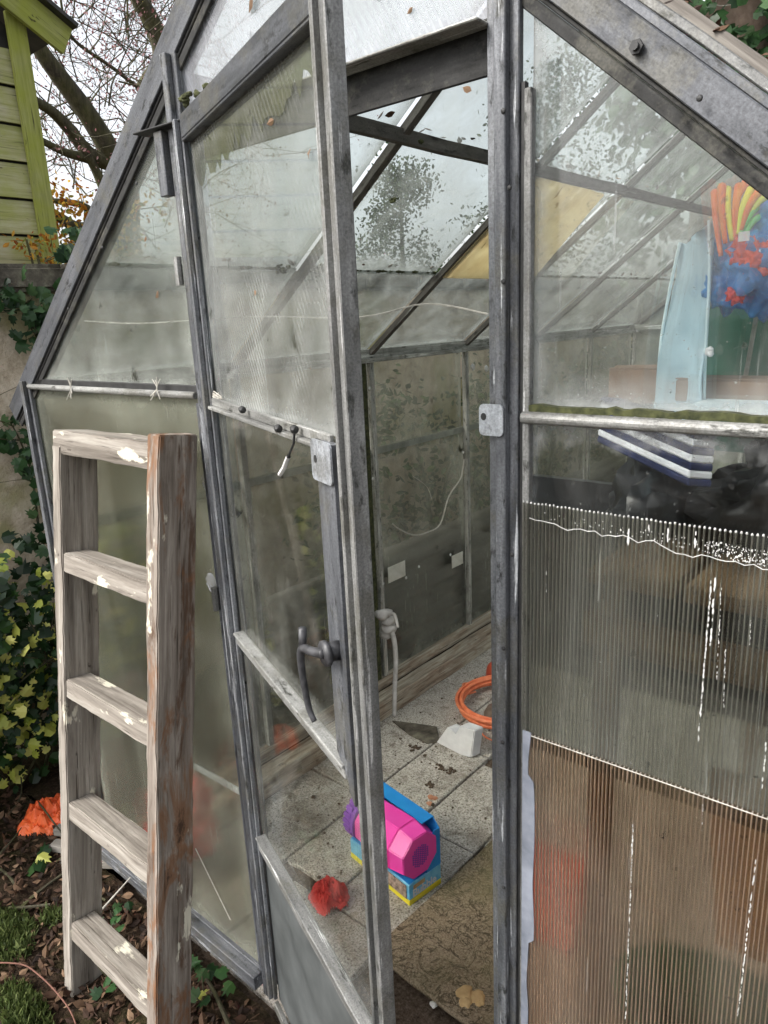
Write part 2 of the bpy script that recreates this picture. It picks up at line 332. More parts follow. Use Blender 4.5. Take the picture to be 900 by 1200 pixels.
def lump(bm,c,r,sq=(1,1,1),amp=.25,sub=3,seed=0,fr=1.5,mi=0):
    s=bmesh.ops.create_icosphere(bm,subdivisions=sub,radius=1)
    for v in s['verts']:
        d=v.co.normalized(); k=1+amp*noise.noise(d*fr+V((seed,seed*2,0)))+amp*.4*noise.noise(d*fr*3+V((seed,0,0)))
        v.co=V(c)+V((d.x*sq[0],d.y*sq[1],d.z*sq[2]))*r*k
    for f in bm.faces:
        if all(v in s['verts'] for v in f.verts[:1]) and mi: f.material_index=mi
IVY=[(0,-.5),(.35,-.42),(.5,-.05),(.28,.02),(.3,.32),(.1,.22),(0,.55),(-.1,.22),(-.3,.32),(-.28,.02),(-.5,-.05),(-.35,-.42)]
OVAL=[(0,-.5),(.22,-.2),(.25,.1),(0,.5),(-.25,.1),(-.22,-.2)]
def leaf(bm,p,nrm,size,shape=OVAL,bend=.25):
    n=V(nrm).normalized(); a_=V((random.uniform(-1,1),random.uniform(-1,1),random.uniform(-1,1)))
    x=(a_-n*a_.dot(n)); 
    if x.length<1e-4: x=V((1,0,0))
    x.normalize(); y=n.cross(x)
    c=bm.verts.new(p)
    vs=[bm.verts.new(p+(x*u+y*w)*size-n*size*bend*abs(u)*1.2-n*size*bend*.5*w*w) for u,w in shape]
    k=len(vs)
    for i in range(k): bm.faces.new((c,vs[i],vs[(i+1)%k]))
def rnd_n(bias=(0,0,0),k=1.0):
    return V((random.gauss(0,1)*k+bias[0],random.gauss(0,1)*k+bias[1],random.gauss(0,1)*k+bias[2]))
def raw(name,bm,mat,parent=None,mw=None,smooth=False): return link(name,bm,mat,parent,mw,smooth,'raw')

# ------------------------------------------------------------------ greenhouse dimensions
XL,XR_,XC=-2.31,.145,-1.0; ZE,ZR_=1.675,2.67; KL=(ZR_-ZE)/(XC-XL); KR=(ZR_-ZE)/(XR_-XC)
def zl(x): return ZE+KL*(x-XL)
def zr(x): return ZE+KR*(XR_-x)
PL,PR=-1.375,-.600       # door posts (centre lines)
BAY=.8; NB=6; YB=BAY*NB; ZF=-.15
gh=thing('greenhouse','old grey metal framed greenhouse with dirty glass and its door standing open','greenhouse',(-1.05,0,0))

# posts with stepped profile (local x = world x, local y faces viewer when side=x and z up -> y=+Y ; use negative y)
post=[rect(-.026,.026,-.012,.0),rect(-.007,.012,-.026,-.0125),rect(-.004,.004,.0005,.04)]
def vpost(name,x,z0,z1,mat='grey_steel',pr=post): return bar(name,(x,0,z0),(x,0,z1),pr,mat,gh,(1,0,0))
vpost('door_post',PL-.01,-.03,zl(PL)-.02)
vpost('door_post',PR,-.2,zr(PR)-.02)
vpost('corner_post',XL+.012,-.02,ZE+.02)
vpost('corner_post',XR_-.012,-.02,ZE+.02)
# glass-side pale bead beside the right post
bar('glazing_bead',(PR+.040,-.004,-.2),(PR+.040,-.004,2.13),rect(-.006,.006,-.008,.006),'worn_steel',gh,(1,0,0))
bar('glazing_bead',(PL-.047,-.002,0),(PL-.047,-.002,1.66),rect(-.005,.005,-.006,.006),'dark_steel',gh,(1,0,0))
bar('rubber_seal',(PR+.030,-.003,-.2),(PR+.030,-.003,2.14),rect(-.003,.003,-.004,.006),'rubber_black',gh,(1,0,0),bev=0)
# rafters of the front gable : face flange + inward web + painted shadow strip
def slope_bar(name,xa,za,xb,zb,pr,mat,y=0):
    d=V((xb-xa,0,zb-za)).normalized(); side=V((0,-1,0)).cross(d)  # perpendicular in gable plane
    return bar(name,(xa,y,za),(xb,y,zb),pr,mat,gh,side)
# side vector = (0,-1,0) x d ; decide sign so +x local = outward/up
def up_side(xa,za,xb,zb):
    d=V((xb-xa,0,zb-za)).normalized(); s=V((-d.z,0,d.x)); return s if s.z>0 else -s
def rafter(name,xa,za,xb,zb,mat,web='black_steel',f0=-.027,f1=.03):
    s=up_side(xa,za,xb,zb); m,L=frame((xa,0,za),(xb,0,zb),s); ysgn=-1 if (m@V((0,1,0))-m.translation).y<0 else 1
    def R_(x0,x1,y0,y1): 
        y0,y1=y0*ysgn,y1*ysgn
        return rect(x0,x1,min(y0,y1),max(y0,y1))
    bar(name,(xa,0,za),(xb,0,zb),[R_(f0,f1,-.012,0)],mat,gh,s)
    bar('rafter_web_shadow',(xa,0,za),(xb,0,zb),[R_(-.034,-.028,-.006,.045),R_(-.052,-.0345,-.004,.002)],web,gh,s)  # inward web, plus a flat black strip painting the shadow band below the face
rafter('rafter',XL-.115,zl(XL-.115),XC,ZR_,'grey_rafter')
rafter('rafter',XR_+.1,zr(XR_+.1),XC+.002,ZR_,'grey_rafter',f0=-.027,f1=.016)
# weathered capping on top of the right slope, seen edge-on above the rafter
s=up_side(XR_,ZE,XC,ZR_)
def yrect(x0,x1,y0,y1,s,p0,p1):
    m,L=frame(p0,p1,s); sg=(m@V((0,1,0))-m.translation).y
    return rect(x0,x1,min(y0*sg,y1*sg),max(y0*sg,y1*sg))
P0=(XR_+.1,0,zr(XR_+.1)); P1=(XC,0,ZR_)
bar('roof_cap',P0,P1,yrect(.0165,.028,-.004,.05,s,P0,P1),'lock_steel',gh,s)
bar('roof_edge',P0,P1,[yrect(.0285,.040,.012,.12,s,P0,P1)],'worn_steel',gh,s,seg=30,wob=.003)
bar('roof_edge',P0,P1,[yrect(.0405,.056,.03,.2,s,P0,P1)],'bark_pale',gh,s,seg=14,wob=.006)
bm=bmesh.new()
for k in range(150):
    x=random.uniform(-.75,.1); q=V((x,random.uniform(.01,.15),zr(x)))+s*random.uniform(.045,.062); leaf(bm,q,rnd_n((0,-.5,1),.6),random.uniform(.006,.02),OVAL,.5)
raw('cap_debris',bm,'litter_leaf',gh)['kind']='stuff'
# header above door, eave rails, base rails
bar('header',(PL+.02,0,2.192),(PR-.022,0,2.192),[rect(-.030,.044,-.006,.0)],'black_steel',gh,(0,0,1))
bar('header_lip',(PL+.03,-.020,2.2245),(PR-.024,-.020,2.2245),rect(-.002,.002,-.022,.022),'inner_pale',gh,(0,0,1))
bar('hinge_plate',(PL-.11,-.03,2.232),(PL+.09,-.03,2.226),rect(-.002,.002,-.02,.02),'rubber_black',gh,(0,0,1))
bar('hinge_block',(PL-.035,-.03,2.10),(PL-.035,-.03,2.225),rect(-.014,.014,-.01,.01),'grey_steel',gh,(1,0,0))
bar('eave_rail',(XL+.04,-.012,1.678),(PL-.042,-.012,1.678),[[(.009*math.cos(t*PI/4),.009*math.sin(t*PI/4)) for t in range(8)]],'pale_alloy',gh)
bar('eave_seal',(XL+.04,.002,1.690),(PL-.042,.002,1.690),rect(-.010,.010,-.004,.006),'rubber_black',gh,(0,0,1))
bar('eave_rail',(PR+.034,-.012,1.672),(XR_-.04,-.012,1.672),[[(.010*math.cos(t*PI/4),.010*math.sin(t*PI/4)) for t in range(8)]],'pale_alloy',gh)
bar('mossy_sill',(PR+.045,.004,1.688),(XR_-.04,.004,1.688),rect(-.008,.003,-.008,.014),'moss',gh,(0,0,1),seg=40,wob=.005,bev=0)
bar('base_rail',(XL-.0,-.008,.0),(PL-.04,-.008,.0),[rect(-.028,.018,-.01,.03),rect(.0185,.024,-.018,.0)],'grey_steel',gh,(0,0,1))
bar('base_rail',(PR+.03,-.008,.0),(XR_,-.008,.0),rect(-.028,.018,-.01,.03),'grey_steel',gh,(0,0,1))
bar('side_base_rail',(XL,.03,-.03),(XL,YB,-.03),rect(-.02,.02,-.03,.03),'sill_wood',gh,(1,0,0))
bar('side_base_rail',(XR_,.03,-.03),(XR_,YB,-.03),rect(-.02,.02,-.03,.03),'sill_wood',gh,(1,0,0))
bar('ridge_bar',(XC,.02,ZR_-.02),(XC,YB,ZR_-.02),rect(-.02,.02,-.03,.03),'inner_bar',gh,(1,0,0))
bar('purlin',(-1.425,.05,2.332),(-1.425,YB,2.332),rect(-.012,.012,-.022,.018),'inner_bar',gh,(1,0,0),seg=30,wob=.004)
bar('eave_beam',(XL+.004,.03,ZE-.01),(XL+.004,YB,ZE-.01),[rect(-.012,.030,.012,.032),rect(-.012,.012,-.028,.0115)],'inner_pale',gh,(1,0,0))
bar('eave_beam',(XR_-.004,.03,ZE-.01),(XR_-.004,YB,ZE-.01),rect(-.012,.014,-.03,.03),'inner_pale',gh,(1,0,0))
XP=-1.885
for i in range(0,NB+1):
    y=i*BAY
    if i:
        bar('glazing_bar',(XL+.01,y,ZE),(XC-.01,y,ZR_-.01),rect(-.015,.015,-.012,.012),'inner_bar',gh,(0,1,0),seg=8,wob=.002)
        bar('glazing_bar',(XR_-.01,y,ZE),(XC+.01,y,ZR_-.01),rect(-.014,.014,-.012,.012),'inner_bar',gh,(0,1,0))
        bar('wall_post',(XL,y,0),(XL,y,ZE-.03),rect(-.012,.014,-.015,.015),'inner_pale',gh,(1,0,0))
        if i==2:
            bar('wall_post',(XL+.006,y-.062,-.02),(XL+.006,y-.062,ZE-.04),[rect(-.010,.010,-.028,.020)],'glaz_batten' if 'glaz_batten' in M else 'moss',gh,(1,0,0))
        bar('wall_post',(XR_,y,0),(XR_,y,ZE-.03),rect(-.012,.012,-.015,.015),'inner_pale',gh,(1,0,0))
    if i==NB: continue
    y0,y1=y+.016,y+BAY-.016
    def pane(pts,n,mat,nm='glass_pane'): 
        c=sum((V(p) for p in pts),V())/len(pts); bm=prism([V(p)-c for p in pts],n,.004)
        return link(nm,bm,mat,gh,Matrix.Translation(c))
    pane([(XL,y0,ZE+.016),(XL,y1,ZE+.016),(XP-.01,y1,zl(XP-.01)+.016),(XP-.01,y0,zl(XP-.01)+.016)],(-.6,0,.8),'glass_roof')
    pane([(XP-.025,y0,zl(XP-.025)+.024),(XP-.025,y1,zl(XP-.025)+.024),(XC,y1,ZR_+.024),(XC,y0,ZR_+.024)],(-.6,0,.8),'glass_roof')
    pane([(XR_,y0,ZE+.016),(XR_,y1,ZE+.016),(XC,y1,ZR_+.016),(XC,y0,ZR_+.016)],(.6,0,.8),'glass_roof')
    pane([(XL-.012,y0,0),(XL-.012,y1,0),(XL-.012,y1,1.22),(XL-.012,y0,1.22)],(-1,0,0),'glass_wall')
    pane([(XL-.020,y0,1.19),(XL-.020,y1,1.19),(XL-.020,y1,ZE),(XL-.020,y0,ZE)],(-1,0,0),'glass_wall')
    pane([(XR_+.012,y0,0),(XR_+.012,y1,0),(XR_+.012,y1,ZE),(XR_+.012,y0,ZE)],(1,0,0),'glass_wall')
    # grime strips caught in the overlaps
    bm=bmesh.new()
    for k in range(26):
        yy=random.uniform(y0,y1); lump(bm,(XP-.012+random.uniform(-.006,.006),yy,zl(XP)+.008),random.uniform(.004,.012),(1,1.8,.6),.4,1,k)
    link('moss_line',bm,'moss',gh)['kind']='stuff'
# lap line of the wall panes: pale strip
for i in range(NB):
    bm=bmesh.new(); box(bm,XL-.011,XL-.007,i*BAY+.017,(i+1)*BAY-.017,1.185,1.215); link('lap_strip',bm,'glass_gable',gh)
# far gable
c=[(XL,YB,0),(XR_,YB,0),(XR_,YB,ZE),(XC,YB,ZR_),(XL,YB,ZE)]
bm=prism(c,(0,1,0),.004); link('end_pane',bm,'glass_wall',gh)
for x in (-1.9,-1.45,-1.0,-.55,-.1): bar('end_post',(x,YB-.02,0),(x,YB-.02,(zl(x) if x<XC else zr(x))-.03),rect(-.015,.015,-.012,.012),'inner_pale',gh,(1,0,0))
bar('end_rail',(XL,YB-.04,ZE),(XR_,YB-.04,ZE),rect(-.018,.018,-.012,.012),'inner_pale',gh,(0,0,1))
bar('end_rafter',(XL,YB-.02,ZE),(XC,YB-.02,ZR_),rect(-.02,.02,-.015,.015),'inner_bar',gh,(0,1,0))
bar('end_rafter',(XR_,YB-.02,ZE),(XC,YB-.02,ZR_),rect(-.02,.02,-.015,.015),'inner_bar',gh,(0,1,0))
# dark tarred lower boards behind left wall
# front gable panes
def gpane(pts,mat,nm='glass_pane',t=.004,y=.004):
    c=sum((V((p[0],y,p[1])) for p in pts),V())/len(pts); bm=prism([V((p[0],y,p[1]))-c for p in pts],(0,1,0),t); return link(nm,bm,mat,gh,Matrix.Translation(c))
o=gpane([(XL+.03,1.69),(PL-.03,1.69),(PL-.03,zl(PL-.03)-.05),(XL+.05,1.70)],'glass_gable')
gpane([(XL+.03,.02),(PL-.03,.02),(PL-.03,1.668),(XL+.03,1.668)],'glass_frosted','frosted_pane')
gpane([(PR+.04,1.690),(XR_-.03,1.690),(XR_-.03,1.70),(PR+.04,zr(PR+.04)-.05)],'glass_right')
gpane([(PL-.01,2.227),(PR+.01,2.227),(PR+.01,zr(PR)-.05),(XC,ZR_-.05),(PL-.01,zl(PL)-.05)],'glass_gable_top')
gpane([(PR+.04,.03),(XR_-.03,.03),(XR_-.03,1.664),(PR+.04,1.664)],'glass_low')
# seal tape across the frosted pane
bm=bmesh.new(); prism([(XL+.04,-.001,.575),(PL-.06,-.001,.600),(PL-.06,-.001,.622),(XL+.04,-.001,.597)],(0,-1,0),.002,bm); link('seam_tape',bm,'glass_gable',gh)
# twin wall sheets with real flutes (outside the glass)
def fluted(name,x0,x1,z0a,z0b,z1a,z1b,y,pit,skin,rib):
    c=V(((x0+x1)/2,y,(z0a+z1a)/2)); bm=bmesh.new()
    def zb(x): return z0a+(z0b-z0a)*(x-x0)/(x1-x0)
    def zt(x): return z1a+(z1b-z1a)*(x-x0)/(x1-x0)
    pts=lambda yy:[V((x0,yy,zb(x0)))-c,V((x1,yy,zb(x1)))-c,V((x1,yy,zt(x1)))-c,V((x0,yy,zt(x0)))-c]
    for yy in (y,y+.0065):
        f=bm.faces.new([bm.verts.new(p) for p in pts(yy)]); f.material_index=0
    x=x0+.002
    while x<x1:
        w=pit*.22
        prism([V((x,y+.0006,zb(x)))-c,V((x+w,y+.0006,zb(x)))-c,V((x+w,y+.0006,zt(x)))-c,V((x,y+.0006,zt(x)))-c],(0,1,0),.0053,bm,1); x+=pit*random.uniform(.96,1.04)
    return link(name,bm,[skin,rib],gh,Matrix.Translation(c))
fluted('twinwall_sheet',PR+.036,XR_-.02,1.10,1.11,1.536,1.536,-.0145,.0066,'flute_skin_old','flute_rib_old')
fluted('twinwall_sheet',PR+.050,XR_-.02,.02,.02,1.128,1.142,-.0235,.0066,'flute_skin','flute_rib')
# bright cut edge, silicone smears, white scratches
bm=bmesh.new(); x=PR+.038
while x<XR_-.03:
    lump(bm,(x,-.013,1.537+random.uniform(-.001,.001)),.0017,(1,1,1.3),.3,1,x*90); x+=.0066
link('cut_edge',bm,'paint_white',gh)
bm=bmesh.new(); tube(bm,[(PR+.05,-.025,1.1285),(XR_-.02,-.025,1.1425)],.0009,5); link('cut_edge',bm,'string',gh)
bm=bmesh.new()
tube(bm,[(PR+.05+i*.011,-.0155-.001*math.sin(i),1.512+.012*noise.noise(V((i*.25,3,0)))-.0006*i+(.0030*random.uniform(-1,1))) for i in range(60)],.0006,5)
link('glue_line',bm,'paint_white',gh)
bm=bmesh.new()
for i in range(1500):
    u=random.random()**.8*.62; x=PR+.07+u; top=1.535; bot=1.516-.03*u
    if random.random()<.15 or u>.25: lump(bm,(x,-.0152,random.uniform(bot-.03*u,bot+.012)),random.uniform(.0003,.0010),(1,.5,1.6),.5,1,i)
link('glue_smear',bm,'paint_white',gh)
def streak(pts,r): 
    bm=bmesh.new(); P=[V(p) for p in pts]; 
    for a_,b_ in zip(P,P[1:]):
        n=int((b_-a_).length/.003)
        for i in range(n):
            if random.random()<.6: lump(bm,a_.lerp(b_,i/n)+V((random.uniform(-.0006,.0006),0,0)),r*random.uniform(.3,1.0),(.8,.3,2.6),.4,1,i)
    return bm
def S(name,px0,py0,px1,py1,r,y):
    link(name,streak([at_y(px0,py0,y),at_y(px1,py1,y)],r),'paint_white',gh)
for q in [(742,962,733,1195,.0016,-.0255),(886,1005,864,1195,.0016,-.0255),(824,935,822,975,.001,-.0255),(834,675,818,870,.0016,-.016),(838,680,832,760,.002,-.016),(845,690,840,800,.001,-.016),(640,668,640,695,.0012,-.016),(898,870,893,925,.0015,-.016),(737,612,736,640,.0022,-.016),(815,625,814,645,.0022,-.016),(783,618,782,638,.0022,-.016),(761,615,760,628,.0016,-.016),(850,760,848,830,.0009,-.016),(880,725,878,760,.0009,-.016)]: S('white_run',*q)
# silicone smear beside right post
bm=bmesh.new(); prev=None
pts=[]; z=1.13
zs=[1.135-.012*i for i in range(80)]
for zz in zs: pts.append((PR+.050+.010+.008*noise.noise(V((zz*9,1,1)))+(.01 if .7<zz<1.05 else .0),-.0265,zz))
out=[(PR+.046,-.0265,zs[-1]),(PR+.046,-.0265,zs[0])]
prism(pts+out,(0,1,0),.002,bm); link('silicone_smear',bm,'silicone',gh)
# latch plate on right post
def plate(name,c,w,h,parent,nrm=(0,-1,0),xdir=(1,0,0),t=.003,mat='zinc_plate',hole=(-.3,.1)):
    n=V(nrm).normalized(); x=V(xdir).normalized(); z=V((0,0,1)); bm=bmesh.new(); c=V(c)
    pl=[]
    for cx,cz in ((1,1),(-1,1),(-1,-1),(1,-1)):
        for k in range(3):
            a_=math.atan2(cz,cx)+(k-1)*PI/5; pl.append(x*(cx*(w/2-.008)+.008*math.cos(a_))+z*(cz*(h/2-.008)+.008*math.sin(a_)))
    m=Matrix.Translation(c); prism(pl,n,t,bm); o=link(name,bm,mat,parent,m)
    bm=bmesh.new(); hc=x*hole[0]*w+z*hole[1]*h+n*t
    prism([hc+x*.005*math.cos(i*PI/5)+z*.006*math.sin(i*PI/5) for i in range(10)],n,.0008,bm); 
    h_=link('bolt_hole',bm,'rubber_black',parent if parent is not gh else gh,m); return o
plate('latch_plate',(PR-.010,-.030,1.668),.044,.05,gh)
# bolt on right rafter
pb=at_y(747,56,-.016); bm=bmesh.new(); prism([V((.009*math.cos(i*PI/3),0,.009*math.sin(i*PI/3))) for i in range(6)],(0,-1,0),.006,bm); prism([V((.005*math.cos(i*PI/5),-.0061,.005*math.sin(i*PI/5))) for i in range(10)],(0,-1,0),.005,bm); link('bolt',bm,'rubber_black',gh,Matrix.Translation(pb))
for px,py in ((590,130),(590,330),(590,760),(590,1040),(240,420),(262,560),(288,800),(303,960),(160,215),(120,290),(80,362),(820,115),(234,279),(597,220),(600,650),(589,870),(272,604)):
    p=at_y(px,py,-.027); bm=bmesh.new(); lump(bm,(0,0,0),.004,(1,.6,1),.1,2); link('screw',bm,'rubber_black',gh,Matrix.Translation(p))
# sheet clips, tags on left wall
for (px,py,w,h) in ((465,670,.10,.085),(536,656,.07,.075)):
    p=at_x(px,py,XL+.02); bm=bmesh.new(); box(bm,-.002,.002,-w/2-.02,w/2+.02,-h/2,h/2); bevel(bm,.001,1); link('repair_plate',bm,'tile_tag',gh,Matrix.Translation(p))
for (px,py) in ((433,455),(437,561),(543,530),(491,664),(528,650),(449,684),(476,677),(432,668),(554,430),(570,432)):
    p=at_x(px,py,XL+.03); bm=bmesh.new(); lump(bm,(0,0,0),.008 if px<550 else .018,(.5,1,1),.3,2,px); link('glazing_clip',bm,'paint_white',gh,Matrix.Translation(p))
# yellow board fixed under the roof
def roofp(x,y,dz=-.016): return V((x,y,zl(x)+dz))
b=[roofp(XP+.01,1.60),roofp(XP+.01,2.36),roofp(-1.45,2.22),roofp(-1.43,1.60)]
cc=sum(b,V())/4; bm=prism([p-cc for p in b],(.6,0,-.8),.008); link('roof_board',bm,'yellow_board',gh,Matrix.Translation(cc))
# moss clumps on header / rail
def clump(p,r,n=14,mat='moss',name='moss_clump',parent=gh):
    bm=bmesh.new()
    for i in range(n): lump(bm,V((random.gauss(0,r),random.gauss(0,r*.3),random.gauss(0,r*.45))),r*random.uniform(.25,.6),(1,.7,.7),.5,1,i)
    return link(name,bm,mat,parent,Matrix.Translation(p))
for px,py,y,r in ((224,113,-.02,.018),): clump(at_y(px,py,y),r)
for px,py,r in ((375,325,.025),(330,326,.02),(478,165,.02),(490,163,.012),(462,235,.01)): 
    clump(roofp(*(lambda q:(q.x,q.y))(at_x(px,py,XP)),.008) if py>300 else at_x(px,py,-1.45),r)
for (px,py,y,sz) in ((292,3,-.004,.035),(547,104,.0,.02),(183,345,.0,.03),(170,280,.0,.014),(208,303,.0,.012),(480,12,.0,.014)):
    bm=bmesh.new(); leaf(bm,at_y(px,py,y),V((0,-1,0))+rnd_n(k=.3),sz,OVAL,.4); raw('stuck_leaf',bm,'litter_leaf',gh)
bm=bmesh.new()
for k in range(60):   # crumbs and dead leaves lodged in the roof lap seen from below
    yy=random.uniform(.2,YB-.2); leaf(bm,V((XP+random.gauss(0,.012),yy,zl(XP)+.03)),rnd_n((0,0,1),.5),random.uniform(.015,.04),OVAL,.4)
for k in range(70):
    yy=random.uniform(.2,YB-.2); leaf(bm,V((-1.43+random.gauss(0,.02),yy,zl(-1.43)+.035)),rnd_n((0,0,1),.5),random.uniform(.012,.035),OVAL,.4)
raw('roof_debris',bm,'litter_leaf',gh)['kind']='stuff'
# string tied along the eave rail and above
bm=bmesh.new(); 
def st(bm,pts,r=.0016): tube(bm,smooth_path(pts,5),r,5)
st(bm,[at_y(100,376,.02),at_y(150,379,.02),at_y(205,377,.02),at_y(300,371,.1),at_y(420,372,.2),at_y(500,356,.3),at_y(572,368,.3)],.0018)
link('twine',bm,'string',gh)
for px in (83,184): 
    p=at_y(px,455,-.024); bm=bmesh.new()
    for k in range(4): st(bm,[p+V((random.uniform(-.02,.02),0,random.uniform(.01,.03))),p,p+V((random.uniform(-.03,.03),-.004,-random.uniform(.01,.035)))],.0013)
    link('string_tie',bm,'string',gh)
p=at_y(256,466,-.03); bm=bmesh.new()
for k in range(9): st(bm,[p+V((random.uniform(-.02,.02),-.01,random.uniform(.0,.015))),p+V((random.uniform(-.01,.03),-.012,0)),p+V((random.uniform(-.02,.04),0,-random.uniform(.0,.015)))],.0016)
link('string_tie',bm,'string',gh)
# bare twig trained on left wall glass
bm=bmesh.new(); st(bm,[at_x(px,py,XL+.03) for px,py in ((544,538),(540,560),(526,582),(516,614),(500,624),(484,627),(468,620),(460,614))],.004)
st(bm,[at_x(px,py,XL+.03) for px,py in ((484,558),(500,570),(506,585))],.002)
tag(raw('dry_stem',bm,'string'),'bare pale dry stem curving down inside the left wall glass','stem')

# ------------------------------------------------------------------ door (opens towards the viewer)
H=V((-1.345,-.025,0)); U=V((.935,-.355,0)).normalized(); W=V((U.y,-U.x,0))   # W points towards the viewer (outer face)
if W.y>0: W=-W
def D(s,z,o=0): return H+U*s+W*o+V((0,0,z))
DW=.70
def dbar(name,s0,z0,s1,z1,pts,mat,parent,side=None,**k):
    return bar(name,D(s0,z0),D(s1,z1),pts,mat,parent,side if side is not None else U,**k)
def orient(p0,p1,side):
    m,L=frame(p0,p1,side); return 1 if ((m@V((0,1,0))-m.translation).dot(W))>0 else -1
def OR(p,s): return [[(x,y*s) for x,y in q] for q in (p if isinstance(p[0][0],(list,tuple)) else [p])]
sg=orient(D(0,0),D(0,1),U)
door=bar('door',D(.02,.02),D(.02,2.23),OR([rect(-.018,.018,0,.010),rect(-.004,.010,.0105,.022)],sg),'grey_steel',gh,U)
door['label']='metal framed glazed door swung open towards the viewer'
def dpart(name,s0,z0,s1,z1,pts,mat,side=U,**k):
    return bar(name,D(s0,z0),D(s1,z1),OR(pts,orient(D(s0,z0),D(s1,z1),side)),mat,door,side,**k)
dpart('lock_stile',DW,-.02,DW,2.255,[rect(-.012,-.003,-.004,.016),rect(-.0025,.020,-.002,.007),rect(.0205,.0245,-.014,.012)],'worn_steel')
dpart('stile_edge',DW-.020,1.60,DW-.020,2.245,[rect(-.006,.006,-.006,.006)],'grey_steel')
# wide dark flat between the two middle rails, cut to a point at its foot
bm=bmesh.new(); pl=[D(DW-.098,1.66,.004),D(DW-.014,1.66,.004),D(DW-.014,1.035,.004),D(DW-.098,1.125,.004)]
prism(pl,W,.006,bm); prism([p+W*.0065 for p in (D(DW-.040,1.66,.004),D(DW-.022,1.66,.004),D(DW-.022,1.06,.004),D(DW-.040,1.08,.004))],W,.007,bm)
cc=sum(pl,V())/4; [setattr(v,'co',v.co-cc) for v in bm.verts]; bevel(bm,.001,1); link('lock_panel',bm,'lock_steel',door,Matrix.Translation(cc))
UZ=V((0,0,1))
dpart('top_rail',.038,2.215,DW-.012,2.215,[rect(-.022,.020,.0,.012),rect(-.028,-.0225,-.03,.012)],'grey_rafter',UZ)
dpart('upper_rail',.038,1.668,DW-.05,1.658,[rect(-.004,.012,.0,.008),rect(-.012,-.0045,.0,.018)],'pale_alloy',UZ)
dpart('middle_rail',.038,1.118,DW-.07,1.100,[rect(-.020,.002,.0,.010),rect(.0025,.010,-.010,.016)],'pale_alloy',UZ)
dpart('bottom_rail',.038,.535,DW-.012,.535,[rect(-.020,.016,.0,.010),rect(.0165,.022,-.012,.016)],'worn_steel',UZ,seg=20,wob=.0015)
dpart('foot_rail',.038,.0,DW-.012,.0,[rect(-.016,.016,.0,.012)],'worn_steel',UZ)
def dpane(s0,z0,s1,z1,mat,name='glass_pane',o=-.006,t=.004,z0b=None,z1b=None):
    m=Matrix((U,W.cross(U)*0+UZ.cross(U),UZ)).transposed().to_4x4(); 
    c=D((s0+s1)/2,(z0+z1)/2,o); m.translation=c
    pts=[V((s0-(s0+s1)/2,0,z0-(z0+z1)/2)),V((s1-(s0+s1)/2,0,(z0b or z0)-(z0+z1)/2)),V((s1-(s0+s1)/2,0,z1-(z0+z1)/2)),V((s0-(s0+s1)/2,0,z1-(z0+z1)/2))]
    bm=prism(pts,(0,1,0),t); return link(name,bm,mat,door,m)
dpane(.03,1.665,DW-.01,2.20,'glass_door_top')
dpane(.03,1.11,DW-.01,1.66,'glass_clear')
dpane(.03,.54,DW-.01,1.105,'glass_clear')
dpane(.03,.01,DW-.01,.525,'dark_grey_panel','kick_panel')
# torn film remains along the top of the upper pane
bm=bmesh.new(); pts=[]; x=.05
top=[(.04,2.185),(DW-.02,2.185)]; low=[]
k=0
while x<DW-.02:
    low.append((x,2.13+.012*math.sin(x*23)+random.uniform(-.022,.018)-(.03 if x<.12 else 0))); x+=.016
prism([D(s_,z_,-.0075) for s_,z_ in low+[top[1],top[0]]],W,.001,bm); glass('film_grime',.45,(.17,.17,.12),.45,9,.2,tint=(.7,.75,.6)); link('torn_film',bm,'film_grime',door)
for (px,py,sz) in ((360,180,.030),(298,343,.016),(316,143,.02),(372,140,.012)):
    bm=bmesh.new(); q_=(lambda d_:CAM+d_*(((H-W*.001-CAM).dot(W))/d_.dot(W)))(ray(px,py)); leaf(bm,q_,W+rnd_n(k=.25),sz,OVAL,.4); raw('stuck_leaf',bm,'litter_leaf',door)
plate('latch_plate',D(DW-.052,1.632,.020),.07,.062,door,W,U,hole=(-.27,.03))
# handle : spindle, collar, lever hanging down
bm=bmesh.new(); c0=D(DW-.055,1.328,.012)
tube(bm,[c0,c0+W*.022],.016,10); tube(bm,[c0+W*.02,c0+W*.028],.021,10)
tube(bm,smooth_path([c0+W*.026,c0+W*.034-U*.03+V((0,0,-.006)),c0+W*.04-U*.06+V((0,0,-.012)),c0+W*.04-U*.068+V((0,0,-.05)),c0+W*.035-U*.064+V((0,0,-.12)),c0+W*.03-U*.054+V((0,0,-.145))],5),.0085,8,.005)
tube(bm,[c0+W*.038-U*.055+V((0,0,.026)),c0+W*.038-U*.062+V((0,0,-.02))],.007,7)
raw('handle',bm,'handle_metal',door,smooth=True)
# knotted cord on the inner side
bm=bmesh.new(); k0=at_y(450,722,-.22)
for i in range(7): lump(bm,k0+V((random.gauss(0,.004),random.gauss(0,.005),.004-.006*i)),.012,(1,1,.7),.3,2,i)
tube(bm,smooth_path([k0+V((.0,0,-.01)),k0+V((.012,.005,-.03)),k0+V((.016,.005,-.07)),k0+V((.013,.003,-.12)),k0+V((.012,.0,-.17))],5),.0045,7,.0035)
tube(bm,smooth_path([k0,k0+V((.02,0,.008)),k0+V((.036,-.01,-.006))],5),.004,6,.002)
raw('knotted_cord',bm,'string',door,smooth=True)
